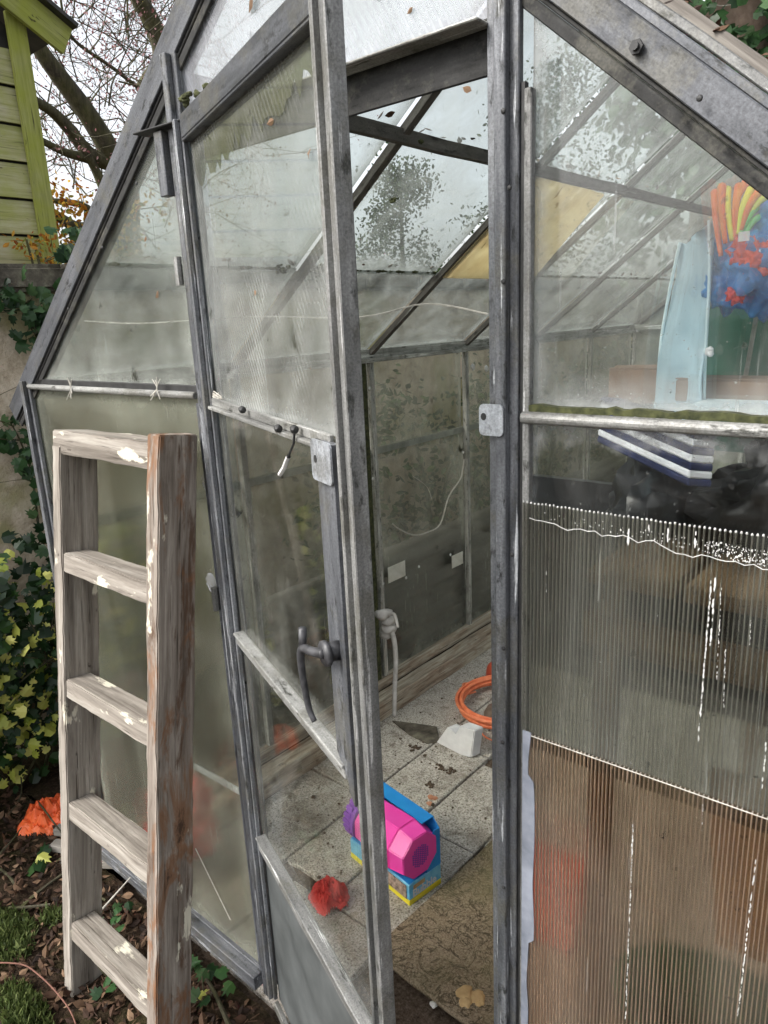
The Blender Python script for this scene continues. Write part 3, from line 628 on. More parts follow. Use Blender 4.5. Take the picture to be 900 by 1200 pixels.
# little hanging cord end on the upper rail
bm=bmesh.new(); q=[(345,507),(344,520),(338,535),(333,548),(328,556)]
def dray(px,py,o=.01):
    d=ray(px,py); P=H+W*o; t=((P-CAM).dot(W))/d.dot(W); return CAM+d*t
tube(bm,[dray(*p,.022) for p in q[:3]],.0022,6); tube(bm,[dray(*p,.022) for p in q[2:]],.0042,6,mi=1); raw('cable_end',bm,['rubber_black','paint_white'],door)
for px,py in ((326,502),(284,480),(345,503)):
    bm=bmesh.new(); lump(bm,dray(px,py,.02),.007,(1,1,1),.3,2); raw('twine_knot',bm,'rubber_black',door)
bm=bmesh.new()
for px,py,px2,py2 in ((372,318,400,300),):
    pass
bm.free()
# hinges on the left post
for z in (1.18,1.95):
    bm=bmesh.new(); tube(bm,[V((0,0,-.03)),V((0,0,.03))],.009,8); link('hinge',bm,'worn_steel',gh,Matrix.Translation((PL-.042,-.02,z)))
# faint round stickers/stains on frosted pane
for px,py,r in ((248,683,.021),(243,565,.02)):
    p=at_y(px,py,-.0015); bm=bmesh.new(); prism([V((r*(1+.15*math.sin(3*i))*math.cos(i*PI/10),0,1.25*r*math.sin(i*PI/10))) for i in range(20)],(0,-1,0),.001,bm); link('stain',bm,'glass_gable_top',gh,Matrix.Translation(p))
bm=bmesh.new(); tube(bm,[at_y(229,994,-.002),at_y(270,1078,-.002)],.0014,5); link('scratch',bm,'string',gh)

# ------------------------------------------------------------------ floor & ground
def grid(name,x0,x1,y0,y1,nx,ny,fz,mat):
    bm=bmesh.new(); vs=[[bm.verts.new((x0+(x1-x0)*i/nx,y0+(y1-y0)*j/ny,0)) for j in range(ny+1)] for i in range(nx+1)]
    for r in vs:
        for v in r: v.co.z=fz(v.co.x,v.co.y)
    for i in range(nx):
        for j in range(ny): bm.faces.new((vs[i][j],vs[i+1][j],vs[i+1][j+1],vs[i][j+1]))
    o=raw(name,bm,mat,smooth=True); return o
struct(grid('ground',-150,150,-100,200,10,10,lambda x,y:-.30,'soil'))
def gz_(x,y): return -.10-.03*max(0,min(1,(x+2.6)/1))+.025*noise.noise(V((x*6,y*6,0)))+.012*noise.noise(V((x*22,y*22,3)))+(.02 if x<-2.4 else 0)
struct(grid('garden_soil',-3.3,-.3,-1.6,-.012,130,70,gz_,'soil'))
def gz2(x,y): return -.08+.04*noise.noise(V((x*4,y*4,0)))+.012*noise.noise(V((x*22,y*22,3)))
struct(grid('side_soil',-3.3,XL-.04,-.012,6,40,140,gz2,'soil'))
struct(grid('greenhouse_soil',XL+.02,XR_-.02,-.0,YB,110,200,lambda x,y:ZF-.022+.010*noise.noise(V((x*9,y*9,0)))+.006*noise.noise(V((x*30,y*30,0))),'floor_soil'))
# paving slabs, one walkable sheet
bm=bmesh.new()
xs=[-2.2,-1.86,-1.585,-1.30,-.95,-.62,-.3,.15]; ys=[.42,.93,1.43,1.95,2.45,2.95,3.45,3.95,4.45]
for i in range(len(xs)-1):
    for j in range(len(ys)-1):
        if i>=3 and j==0: continue
        if (i,j) in ((2,2),(1,3)): continue
        off=.0
        g=.0035; t=random.uniform(-.003,.003); 
        b2=bmesh.new(); box(b2,xs[i]+g,xs[i+1]-g,ys[j]+g+(.05 if i%2 else 0),ys[j+1]-g+(.05 if i%2 else 0),ZF-.05,ZF+t); bevel(b2,.004,1)
        b2.verts.ensure_lookup_table(); mp={v:bm.verts.new(v.co) for v in b2.verts}
        for f in b2.faces: bm.faces.new([mp[v] for v in f.verts])
        b2.free()
for i in range(2):   # front-left slabs
    b2=bmesh.new(); box(b2,-2.2+i*.45,-1.76+i*.45,.03,.415,ZF-.05,ZF-.001*i); bevel(b2,.004,1); mp={v:bm.verts.new(v.co) for v in b2.verts}
    for f in b2.faces: bm.faces.new([mp[v] for v in f.verts])
    b2.free()
struct(raw('paving',bm,'concrete_slab'))
# timber sill inside left wall
bm=bmesh.new(); m,L=frame((-2.225,.03,-.095),(-2.215,YB-.1,-.095),(1,0,0)); prof(bm,rect(-.055,.035,-.055,.045) if (m.to_3x3()@V((0,1,0))).z>0 else rect(-.055,.035,-.045,.055),L,0,40,.006)
bevel(bm,.004,1); tag(link('timber_sill',bm,'sill_wood',None,m),'weathered timber plank lying along the foot of the left wall','plank')
bm=bmesh.new(); box(bm,-.18,.18,-.02,.02,-.03,.0); 
# coir mat
bm=bmesh.new(); nx=40
mc=V((-.86,.66,ZF+.008)); 
for (x0,x1,y0,y1) in ((-.43,.45,-.34,.36),):
    vs=[[bm.verts.new((x0+(x1-x0)*i/nx,y0+(y1-y0)*j/nx,.006*noise.noise(V((i*.2,j*.2,0))))) for j in range(nx+1)] for i in range(nx+1)]
    for i in range(nx):
        for j in range(nx): bm.faces.new((vs[i][j],vs[i+1][j],vs[i+1][j+1],vs[i][j+1]))
ret=bmesh.ops.extrude_face_region(bm,geom=list(bm.faces)); bmesh.ops.translate(bm,verts=[v for v in ret['geom'] if isinstance(v,bmesh.types.BMVert)],vec=(0,0,.012))
tag(link('door_mat',bm,'mat_fibre',None,Matrix.Translation(mc)@Matrix.Rotation(math.radians(-3),4,'Z'),True),'worn brown embossed mat lying on the greenhouse floor behind the door opening','mat')
# stones & bits near the threshold
def stone(name,px,py,z,r,sq,mat,label,seed,cat='stone',group=None,amp=.3):
    p=at_z(px,py,z); bm=bmesh.new(); lump(bm,(0,0,0),r,sq,amp,3,seed)
    return tag(link(name,bm,mat,None,Matrix.Translation(p),True),label,cat,group)
bm=bmesh.new()
for dx,dy,r in ((-.022,.0,.027),(.012,.014,.022),(-.004,-.018,.02),(.028,.004,.015)): lump(bm,(dx,dy,0),r,(1,1,.45),.4,3,dx*50)
tag(link('sandy_lump',bm,'tan_stone',None,Matrix.Translation(at_z(552,1170,ZF+.018)),True),'sandy yellow lump on the floor at the front edge of the mat','stone')
stone('pebble',508,1177,ZF+.005,.012,(1,.8,.6),'white_stone','small white pebble on the soil by the doorway',3,'pebble')
stone('brick_chip',516,1167,ZF+.01,.014,(1.2,.7,.6),'terracotta','small orange brick chip at the edge of the mat',5,'chip')
bm=bmesh.new(); tube(bm,smooth_path([at_z(515,1175,ZF+.01),at_z(530,1185,ZF+.012),at_z(548,1192,ZF+.012),at_z(575,1215,ZF+.012)],4),.005,6,.009); tag(raw('stick',bm,'bark'),'short dark stick on the soil at the front edge of the mat','stick')
for i,(px,py,lab) in enumerate(((640-150,700,''),)): pass
# debris crumbs on slabs (uncountable)
bm=bmesh.new()
for i in range(420):
    x=random.uniform(-2.1,-.7); y=random.uniform(.1,2.4); lump(bm,(x,y,ZF+.004),random.uniform(.002,.006)*(1 if random.random()<.9 else 2),(1,1,.6),.5,1,i)
for cx,cy in ((485,877),(528,905),(516,900),(505,922)):
    p=at_z(cx,cy,ZF)
    for i in range(14): lump(bm,(p.x+random.gauss(0,.012),p.y+random.gauss(0,.012),ZF+.006),random.uniform(.005,.010),(1,1,.6),.5,1,i)
tag(struct(raw('soil_crumbs',bm,'floor_soil'),'stuff'),'dark soil crumbs scattered over the concrete slabs','debris')
bm=bmesh.new(); 
for i in range(4): lump(bm,(random.gauss(0,.012),random.gauss(0,.01),0),.014,(1,.8,.35),.4,2,i)
tag(link('clay_shard',bm,'terracotta',None,Matrix.Translation(at_z(504,937,ZF+.006))),'flat orange brown clay shard on the slab beyond the toy box','shard')
# orange hose coil
bm=bmesh.new(); cc=at_z(590,828,ZF+.02); 
pts=[]; T=11
for i in range(T*28):
    a_=i/28*2*PI; r=.215+.03*noise.noise(V((i*.045,2,1)))-.004*math.sin(a_*.37); pts.append(V((r*math.cos(a_)*1.0+.012*noise.noise(V((i*.02,9,1))),r*1.1*math.sin(a_),.008+.05*(i/(T*28))+.012*noise.noise(V((i*.1,0,5))))))
tube(bm,pts,.0078,6)
tube(bm,smooth_path([pts[0],V((-.14,.14,.01)),V((-.24,.10,.01)),V((-.27,.03,.03)),V((-.22,-.02,.01)),V((-.19,.03,.01))],6),.005,6)
tube(bm,smooth_path([V((-.1,-.19,.01)),V((-.0,-.25,.005)),V((.1,-.3,.004)),V((.22,-.28,.004))],6),.004,6)
tag(raw('hose_coil',bm,'hose_orange',None,Matrix.Translation(cc),True),'coiled thin orange hose lying on the slabs beside the left wall','hose')
stone('flat_stone',592,838,ZF+.0,.11,(1,1,.35),'brown_stone','flat brown stone inside the orange hose coil',8,amp=.2)
bm=bmesh.new(); lump(bm,(0,0,0),.10,(1,.8,.9),.35,3,4); tag(link('red_bucket',bm,'crate_red',None,Matrix.Translation(at_z(592,790,ZF+.06)),True),'dark red plastic bundle behind the orange hose coil','bundle')
# white notched pipe piece
p=at_z(535,878,ZF); m=Matrix.Translation(p+V((0,0,.0)))@Matrix.Rotation(math.radians(52),4,'Z')
bm=bmesh.new(); P_=[at_y(px,py,1.42) for px,py in ((511,869),(524,851),(529,853),(534,861),(539,849),(556,855),(552,887),(540,884))]; cc=sum(P_,V())/8; cc.z=ZF; prism([p-cc-V((0,0,min(q.z for q in P_)-ZF)) for p in P_],(.3,1,0),.055,bm); bevel(bm,.004,2)
tag(link('plastic_offcut',bm,'white_plastic',None,Matrix.Translation(cc)),'white notched plastic pipe fitting on the floor in front of the orange hose','fitting')
bm=bmesh.new(); P_=[at_z(px,py,ZF+.002) for px,py in ((460,846),(485,849),(512,853),(515,870),(500,872),(480,862))]; cc=sum(P_,V())/6; prism([p-cc for p in P_],(0,0,1),.008,bm); tag(link('slab_shadow_wedge',bm,'coping_stone',None,Matrix.Translation(cc)),'dark flat wedge painted as the shadow of a tilted slab, on the slabs left of the white fitting','painted_shadow')  # thin dark plate painting the cast shadow of a tilted slab

# red crumpled bag near the door pane + red pot behind frosted pane
def crumple(name,c,r,sq,mat,label,seed,cat='bag'):
    bm=bmesh.new(); s=bmesh.ops.create_icosphere(bm,subdivisions=4,radius=1)
    for v in bm.verts:
        d=v.co.normalized(); k=1+.35*noise.noise(d*1.6+V((seed,0,0)))+.5*abs(noise.noise(d*3.5+V((seed,2,0))))-.35*abs(noise.noise(d*7+V((0,seed,0))))-.12*abs(noise.noise(d*15)); v.co=V((d.x*sq[0],d.y*sq[1],max(-.55,d.z)*sq[2]))*r*k
    return tag(link(name,bm,mat,None,Matrix.Translation(c),True),label,cat)
def heap(name,c,rx,ry,h,mat,label,seed,cat='bag'):
    bm=bmesh.new(); n=46; g={}
    for i in range(n+1):
        for j in range(n+1):
            u=i/n*2-1; w_=j/n*2-1; rr=math.hypot(u,w_); a_=math.atan2(w_,u); lim=.82+.25*noise.noise(V((math.cos(a_)*1.5,math.sin(a_)*1.5,seed)))
            if rr>lim: continue
            p=V((u*1.6,w_*1.6,seed)); d=noise.noise_vector(p*1.3)*.5
            fold=abs(noise.noise((p+d)*1.9))*.75+abs(noise.noise((p-d)*4.3))*.30
            z=h*(max(0,1-(rr/lim)**2)**.6)*(.45+1.1*fold); g[i,j]=bm.verts.new((u*rx+.25*rx*d.x,w_*ry+.25*ry*d.y,z))
    for (i,j) in list(g):
        k=[(i,j),(i+1,j),(i+1,j+1),(i,j+1)]
        if all(q in g for q in k): bm.faces.new([g[q] for q in k])
    for v in [v for v in bm.verts if not v.link_faces]: bm.verts.remove(v)
    ret=bmesh.ops.extrude_face_region(bm,geom=list(bm.faces)); bmesh.ops.translate(bm,verts=[v for v in ret['geom'] if isinstance(v,bmesh.types.BMVert)],vec=(0,0,.002))
    return tag(link(name,bm,mat,None,Matrix.Translation(c)),label,cat)
heap('plastic_bag',at_z(386,1052,ZF+.004),.10,.085,.075,'red_cloth','crumpled red bag on the slabs behind the lower door pane',3)
crumple('red_sack',V((-2.13,.22,ZF+.2)),.14,(.9,.8,1.3),'red_cloth','red sack blurred behind the frosted left pane',6,'sack')

# ------------------------------------------------------------------ toy in its box
A=V((-1.337,.576,ZF)); ux=V((.38,-.06,0)).normalized(); rz=math.atan2(ux.y,ux.x)
# local: x from -.36..0 , y 0...14
toy=thing('toy_box','pink and purple bubble toy in an open blue display box on the floor','toy',A,rz)
TW=WM[toy.name]
LEN=.33; DEP=.155
bm=bmesh.new(); box(bm,-LEN,0,0,DEP,.022,.085); bevel(bm,.002,1); link('box_base',bm,'card_cyan',toy,TW)
bm=bmesh.new(); box(bm,-LEN-.001,.001,-.001,DEP,.0,.0215); bevel(bm,.002,1); link('box_stripe',bm,'card_yellow',toy,TW)
bm=bmesh.new(); prism([V((-LEN,DEP-.004,.086)),V((0,DEP-.004,.086)),V((0,DEP-.004,.235)),V((-.03,DEP-.004,.262)),V((-LEN,DEP-.004,.262))],(0,1,0),.004,bm)
prism([V((-.003,.085,.086)),V((-.003,DEP-.005,.086)),V((-.003,DEP-.005,.235)),V((-.003,.125,.240))],(1,0,0),.003,bm)
prism([V((-LEN,.10,.263)),V((-.03,.10,.263)),V((-.03,DEP,.263)),V((-LEN,DEP,.263))],(0,0,1),.004,bm)
link('box_back',bm,'card_blue',toy,TW)
bm=bmesh.new(); box(bm,-LEN+.004,-.004,.004,DEP-.006,.0855,.087); link('box_tray',bm,'card_blue',toy,TW)
# front side picture & text band
bm=bmesh.new(); box(bm,-.12,-.012,-.0035,-.001,.024,.078); link('box_picture',bm,'card_photo',toy,TW)
bm=bmesh.new(); box(bm,.0005,.0015,.02,.075,.058,.074); link('box_badge',bm,'tan_stone',toy,TW)
cu=bpy.data.curves.new('lettering','FONT'); cu.body='Bubble'; cu.size=.044; cu.extrude=.0006; cu.offset=.0007; cu.space_character=.95
tmp=bpy.data.objects.new('lettering_curve',cu); C.objects.link(tmp); bpy.context.view_layer.update()
me=bpy.data.meshes.new_from_object(tmp.evaluated_get(bpy.context.evaluated_depsgraph_get())); bpy.data.objects.remove(tmp)
me.materials.clear(); me.materials.append(M['white_plastic'])
lt=bpy.data.objects.new('lettering',me); C.objects.link(lt); lt.parent=toy
lm=Matrix(((0,0,1),(1,0,0),(0,1,0))).to_4x4(); lm.translation=V((.0022,.014,.028)); lt.matrix_local=lm; WM[lt.name]=TW@lm
# toy drum : octagonal pink body, purple end
def drum(x0,x1,r0,r1,cy,cz,n=8,rot=PI/8,mat='pink_plastic',name='toy_body',mi=None):
    bm=bmesh.new(); a_=[bm.verts.new((x0,cy+r0*math.cos(rot+2*PI*i/n),cz+r0*math.sin(rot+2*PI*i/n))) for i in range(n)]; b_=[bm.verts.new((x1,cy+r1*math.cos(rot+2*PI*i/n),cz+r1*math.sin(rot+2*PI*i/n))) for i in range(n)]
    for i in range(n): bm.faces.new((a_[i],a_[(i+1)%n],b_[(i+1)%n],b_[i]))
    bm.faces.new(a_[::-1]); bm.faces.new(b_); bevel(bm,.003,2); return link(name,bm,mat,toy,TW)
cy,cz=.055,.18
drum(-.26,-.06,.088,.100,cy,cz); drum(-.0595,.004,.099,.086,cy,cz)
drum(-.325,-.262,.080,.090,cy,cz,22,0,'purple_plastic','toy_nozzle')
bm=bmesh.new()
for i in range(22):
    t=2*PI*i/22; box(bm,-.32,-.285,-.007,.007,.083,.090)
    for v in bm.verts[-8:] if hasattr(bm.verts,'ensure_lookup_table') and not bm.verts.ensure_lookup_table() else []:
        y,z=v.co.y,v.co.z; v.co.y=cy+y*math.cos(t)-z*math.sin(t); v.co.z=cz+y*math.sin(t)+z*math.cos(t)
link('nozzle_teeth',bm,'purple_plastic',toy,TW)
bm=bmesh.new()
for i in range(-5,6):
    for j in range(-6,6):
        y=i*.0085; z=(j+(.5 if i%2 else 0))*.0085
        if y*y+z*z<.041**2: prism([V((.0045,cy+y+.0033*math.cos(k*PI/4),cz+z+.0033*math.sin(k*PI/4))) for k in range(8)],(1,0,0),.001,bm)
link('speaker_grille',bm,'purple_plastic',toy,TW)
bm=bmesh.new(); box(bm,-.17,-.13,.02,.09,.086,.10); bevel(bm,.004,1); link('toy_foot',bm,'purple_plastic',toy,TW)

# ------------------------------------------------------------------ ladder
lad=thing('wooden_ladder','weathered wooden ladder leaning on the greenhouse gable left of the door','ladder',(-1.72,-.3,-.14))
ld=V((.0252,.1295,.9913)).normalized(); F0=V((-1.948,-.354,-.14)); back=V((0,1,0)); back=(back-ld*back.dot(ld)).normalized()
TOPL=1.76
def lbar(name,p0,p1,x0,x1,y0,y1,mat,seg=60,wob=.0034,side=V((1,0,0)),bev=.003):
    m,L=frame(p0,p1,side); bm=bmesh.new(); sgn=1 if (m.to_3x3()@V((0,1,0))).dot(back)>0 else -1
    pts=rect(x0,x1,min(y0*sgn,y1*sgn),max(y0*sgn,y1*sgn))
    prof(bm,pts,L,0,1); bevel(bm,bev,2)
    es=[e for e in bm.edges if abs((e.verts[0].co-e.verts[1].co).z)>.5*L]
    bmesh.ops.subdivide_edges(bm,edges=es,cuts=seg)
    for v in bm.verts:
        q=v.co; n_=noise.noise_vector(V((q.x*14,q.y*14,q.z*7))+V((p0.x*9,0,0))); v.co=q+V((n_.x,n_.y,0))*wob+V((noise.noise(q*60),noise.noise(q*60+V((5,0,0))),0))*wob*.6
    return link(name,bm,mat,lad,m)
lbar('stile',F0-ld*.02,F0+ld*(TOPL-.06),-.012,.033,.0,.105,'ladder_wood')
lbar('stile',F0+V((.447,0,0))-ld*.02,F0+V((.447,0,0))+ld*TOPL,.0,.046,.0,.105,'ladder_wood_brown')
for k,(py0,h) in enumerate(((503,.062),(645,.055),(792,.055),(935,.058),(1075,.06))):
    # find L where left end projects to py0
    best=min((abs(((lambda q:(q.dot(V((XR[1],YR[1],ZR[1])))/q.dot(V((XR[2],YR[2],ZR[2])))*F+600))(F0+ld*l-CAM))-py0),l) for l in [i*.004 for i in range(470)])[1]
    a_=F0+ld*(best-h/2); off=.034 if k else -.012
    ydir=back
    lbar('rung',a_+V((off,0,0))+back*.004,a_+V((.4475,0,0))+back*.004,-h/2,h/2,(.0 if k else .0),.075 if k else .10,'ladder_wood',14,.003,ld)

# ------------------------------------------------------------------ shelf & goods on the right
sh=thing('staging','wooden staging shelf inside the right side of the greenhouse','shelf',(-.12,.9,ZF))
ZS=1.40
for i in range(4):
    x=-.42+.155*i; bar('shelf_board',(x,.1,ZS),(x,1.7,ZS),rect(-.07,.07,-.012,.012),'shelf_wood',sh,(1,0,0))
for x,y in ((-.46,.14),(.12,.14),(-.46,1.66),(.12,1.66)): bar('leg',(x,y,ZF),(x,y,ZS-.014),rect(-.02,.02,-.02,.02),'shelf_wood',sh,(1,0,0))
bar('shelf_brace',(-.5,.12,1.30),(.15,.12,1.30),rect(-.03,.03,-.01,.01),'shelf_wood',sh,(0,0,1))
# striped folded fabric (navy/white) right behind the low pane
a_=at_y(765,500,.30); b_=at_y(812,505,.24); c_=at_y(806,570,.22); d_=at_y(722,545,.34)
st_=thing('striped_bag','navy and white striped folded fabric on the staging behind the low right pane','fabric',at_y(780,540,.28))
for k in range(7):
    t0,t1=k/7,(k+1)/7
    for_pts=[a_.lerp(d_,0).lerp(d_,0)]
    p0=b_.lerp(c_,t0); p1=b_.lerp(c_,t1); e=(a_-b_)*0
    L0=at_y(690-8*k,480+6*k,.40)
    dirv=(at_y(700,500,.4)-at_y(806,548,.24))
    q0=p0+dirv; q1=p1+dirv; n=(p1-p0).cross(dirv)
    if n.y>0: n=-n
    bm=bmesh.new(); cc=(p0+q1)/2; prism([p0-cc,p1-cc,q1-cc,q0-cc],-n,.05,bm); bevel(bm,.003,1); link('stripe',bm,'white_cloth' if k in (1,3,5) else 'navy_cloth',st_,Matrix.Translation(cc))
def sack(name,c,r,sq,mat,label,seed): return crumple(name,V(c),r,sq,mat,label,seed,'bag')
sack('bin_bag',(-.22,.42,1.47),.13,(1.3,.8,.9),'dark_bag','black plastic bag slumped on the staging right of the striped fabric',5)
sack('bin_bag',(-.50,.50,1.35),.15,(.9,1.2,1.3),'dark_bag','black plastic bag bulging at the left end of the staging',9)
# light blue folded cloth panel standing up
cb=thing('blue_cloth_panel','pale blue folded cloth screen standing upright behind the right pane','cloth',at_y(800,490,.55))
def sheet(px,yd,n=10): pass
L_=[at_y(px,py,.62) for px,py in ((797,284),(790,315),(783,350),(776,390),(772,430),(769,475),(768,500))]
R_=[at_y(px,py,.50) for px,py in ((831,258),(832,300),(831,340),(828,390),(826,430),(825,475),(824,500))]
bm=bmesh.new(); nu=14; rows=[]
Ls=smooth_path(L_,4); Rs=smooth_path(R_,4)
for i,(l,r) in enumerate(zip(Ls,Rs)):
    rows.append([bm.verts.new(l.lerp(r,u/nu)+V((0,.018*math.sin(u/nu*PI*2.2+i*.22)+.012*noise.noise(V((u*.4,i*.3,0))),-.02*math.sin(u/nu*PI) if i==0 else 0))) for u in range(nu+1)])
for a1,b1 in zip(rows,rows[1:]):
    for u in range(nu): bm.faces.new((a1[u],a1[u+1],b1[u+1],b1[u]))
ret=bmesh.ops.extrude_face_region(bm,geom=list(bm.faces)); bmesh.ops.translate(bm,verts=[v for v in ret['geom'] if isinstance(v,bmesh.types.BMVert)],vec=(0,.006,0))
link('cloth',bm,'cloth_blue',cb,None,True)
bm=bmesh.new(); tube(bm,Ls,.0035,6); link('piping',bm,'cloth_blue_edge',cb,None,True)
bm=bmesh.new(); tube(bm,Rs,.0035,6); link('piping',bm,'cloth_blue_edge',cb,None,True)
# blue inflatable with coloured streamers
bt=thing('inflatable_toy','bright blue inflatable with red patches and orange, yellow and green fins','toy',at_y(880,360,.55))
bm=bmesh.new()
for px,py,r,y in ((870,290,.05,.56),(905,270,.06,.56),(860,335,.045,.55),(900,330,.055,.54),(930,300,.07,.55),(885,310,.05,.5)): lump(bm,at_y(px,py,y),r,(1,1,1),.55,4,px,2.2)
raw('body',bm,'ball_blue',bt,smooth=True)
bm=bmesh.new()
for px,py,r in ((872,295,.022),(885,305,.026),(900,300,.02),(862,345,.014)): lump(bm,at_y(px,py,.47),r,(1,.6,1.1),.7,4,py,2.4)
raw('red_patch',bm,'ball_red',bt,smooth=True)
for i,(px0,py0,px1,py1,mt) in enumerate(((846,218,850,285,'ribbon_orange'),(838,225,845,300,'ribbon_orange'),(852,222,858,282,'ribbon_yellow'),(866,218,862,280,'ribbon_orange'),(880,222,864,275,'ribbon_yellow'),(893,220,868,270,'ribbon_orange'),(897,236,868,272,'ribbon_green'),(899,250,872,276,'ribbon_green'),(874,214,858,260,'ribbon_orange'),(905,225,870,265,'ribbon_yellow'))):
    a_=at_y(px0,py0,.52+.004*i); b_=at_y(px1,py1,.47+.002*i); bm=bmesh.new(); tube(bm,smooth_path([a_,a_.lerp(b_,.5)+V((0,-.012,.006)),b_],5),.008,8,.004); link('fin',bm,mt,bt,None,True)
bm=bmesh.new(); c0=at_y(872,277,.425); box(bm,-.009,.009,-.001,.001,-.008,.008); link('white_label',bm,'white_plastic',bt,Matrix.Translation(c0))
# green board behind with white stick
g0=at_y(870,400,.8); bm=bmesh.new(); box(bm,-.02,.40,-.01,.01,-.22,.12); tag(link('green_board',bm,'green_board',None,Matrix.Translation(at_y(838,420,.85))),'dark green board standing behind the blue inflatable','board')
bm=bmesh.new(); tube(bm,[at_y(888,362,.72),at_y(874,440,.72)],.005,8); tag(raw('white_stick',bm,'string'),'pale stick leaning on the green board','stick')
# cardboard boxes
def cbox(p,w,d,h,rz,label):
    bm=bmesh.new(); box(bm,-w/2,w/2,-d/2,d/2,0,h); bevel(bm,.003,1); r=thing('cardboard_box',label,'box',p,rz); link('carton',bm,'cardboard',r,WM[r.name])
    bm=bmesh.new(); box(bm,-w/2-.001,w/2+.001,-d/2,-d/2+.04,h+.001,h+.003); link('flap',bm,'cardboard',r,WM[r.name])
p=at_y(745,430,.95); cbox(V((p.x,p.y,p.z-.09)),.12,.16,.09,.3,'small brown cardboard box left of the pale blue cloth')
p=at_y(880,443,.62); cbox(V((p.x,p.y,p.z-.045)),.26,.12,.045,0,'long low cardboard box under the green board')
bm=bmesh.new(); p=at_y(870,474,.45); box(bm,-.09,.2,-.08,.08,-.02,.0); bevel(bm,.006,2); tag(link('folded_sheet',bm,'cloth_blue_edge',None,Matrix.Translation(p)),'pale blue folded sheet under the cardboard at the bottom of the right pane','sheet')
bm=bmesh.new(); lump(bm,at_y(832,412,.45),.008,(1,.5,1.2),.6,2,3); tag(raw('paper_scrap',bm,'white_plastic'),'scrap of white paper beside the pale blue cloth','paper')
# goods under the shelf seen through the twin-wall
bm=bmesh.new(); box(bm,-.17,.17,-.11,.11,0,.16); box(bm,-.155,.155,-.095,.095,.1605,.17); bevel(bm,.006,2)
tag(link('red_crate',bm,'crate_red',None,Matrix.Translation((-.83,.78,.20))),'red crate behind the lower left of the twin-wall sheet','crate')
bm=bmesh.new(); box(bm,-.2,.2,-.17,.17,0,.33); bevel(bm,.004,1); tag(link('crate_stack',bm,'cardboard',None,Matrix.Translation((-.83,.80,ZF+.0))),'brown carton on the floor carrying the red crate','box')
bm=bmesh.new(); box(bm,-.06,.06,-.01,.01,-.16,.16); bevel(bm,.003,1); tag(link('plywood_offcut',bm,'tan_panel',None,Matrix.Translation(at_y(890,1000,.14))@Matrix.Rotation(-.12,4,'Y')),'pale orange wooden panel behind the right edge of the twin-wall sheet','panel')
bm=bmesh.new(); k=20
for (z0,r0,z1,r1) in ((0,.13,.28,.19),):
    prof_=[(0,.13),(.26,.19),(.26,.205),(.30,.205),(.30,.18),(.05,.12)]
    rings=[[bm.verts.new((r*math.cos(2*PI*i/k),r*math.sin(2*PI*i/k),z)) for i in range(k)] for z,r in prof_]
    for a1,b1 in zip(rings,rings[1:]):
        for i in range(k): bm.faces.new((a1[i],a1[(i+1)%k],b1[(i+1)%k],b1[i]))
    bm.faces.new(rings[0][::-1]); bm.faces.new(rings[-1])
tag(link('plant_pot',bm,'green_pot',None,Matrix.Translation((-.28,.42,.14)),True),'large dark green plant pot behind the bottom right of the twin-wall sheet','pot')
bm=bmesh.new(); box(bm,-.35,.25,-.2,.25,0,.28); bevel(bm,.02,2); tag(link('soil_bag',bm,'brown_stone',None,Matrix.Translation((-.3,.4,ZF))),'brown compost sack lying under the green plant pot','sack')
bm=bmesh.new(); box(bm,-.30,.30,-.012,.012,-.25,.25); tag(link('shade_board',bm,'dark_bag',None,Matrix.Translation((-.42,.78,1.16))@Matrix.Diagonal((1.9,1,.9,1))),'dark board added to deepen the shade under the staging','board')  # board added so the space below the shelf turns dark

# ------------------------------------------------------------------ outside left: wall, sheet, shed
WX=-3.3; WZ=2.10
bm=bmesh.new(); nx,nz=90,26
vs=[[bm.verts.new((WX+.03*noise.noise(V((i*.3,j*.3,0)))+.015*noise.noise(V((i,j,0))),-1.5+9*i/nx,-.3+(WZ-.08+.3)*j/nz)) for j in range(nz+1)] for i in range(nx+1)]
for i in range(nx):
    for j in range(nz): bm.faces.new((vs[i][j],vs[i+1][j],vs[i+1][j+1],vs[i][j+1]))
ret=bmesh.ops.extrude_face_region(bm,geom=list(bm.faces)); bmesh.ops.translate(bm,verts=[v for v in ret['geom'] if isinstance(v,bmesh.types.BMVert)],vec=(-.25,0,0))
gw=thing('garden_wall','old rendered garden wall with mossy stone coping at the left','wall',(WX-.12,3,-.3))
link('wall_face',bm,'wall_render',gw,None,True)
y=-1.5; 
while y<7.4:
    w=random.uniform(.42,.6); bm=bmesh.new(); box(bm,-.17,.17,0,w-.015,0,.11); bevel(bm,.02,2)
    for v in bm.verts: v.co+=noise.noise_vector(v.co*9+V((y,0,0)))*.014
    link('coping_stone',bm,'coping_stone',gw,Matrix.Translation((WX-.12,y,WZ-.085+random.uniform(-.01,.01)))); y+=w
# corrugated sheet standing against left wall outside
bm=bmesh.new(); prev=None; n=60
for j in range(n+1):
    z=-.12+.78*j/n; x=XL-.06-.02*math.sin(j/n*2*PI*8)
    cur=[bm.verts.new((x,y_,z)) for y_ in (.9,5.4)]
    if prev: bm.faces.new((prev[0],prev[1],cur[1],cur[0]))
    prev=cur
ret=bmesh.ops.extrude_face_region(bm,geom=list(bm.faces)); bmesh.ops.translate(bm,verts=[v for v in ret['geom'] if isinstance(v,bmesh.types.BMVert)],vec=(-.004,0,0))
tag(link('corrugated_sheet',bm,'black_sheet',None,None,True),'dark corrugated sheet standing outside against the left greenhouse wall','sheet')
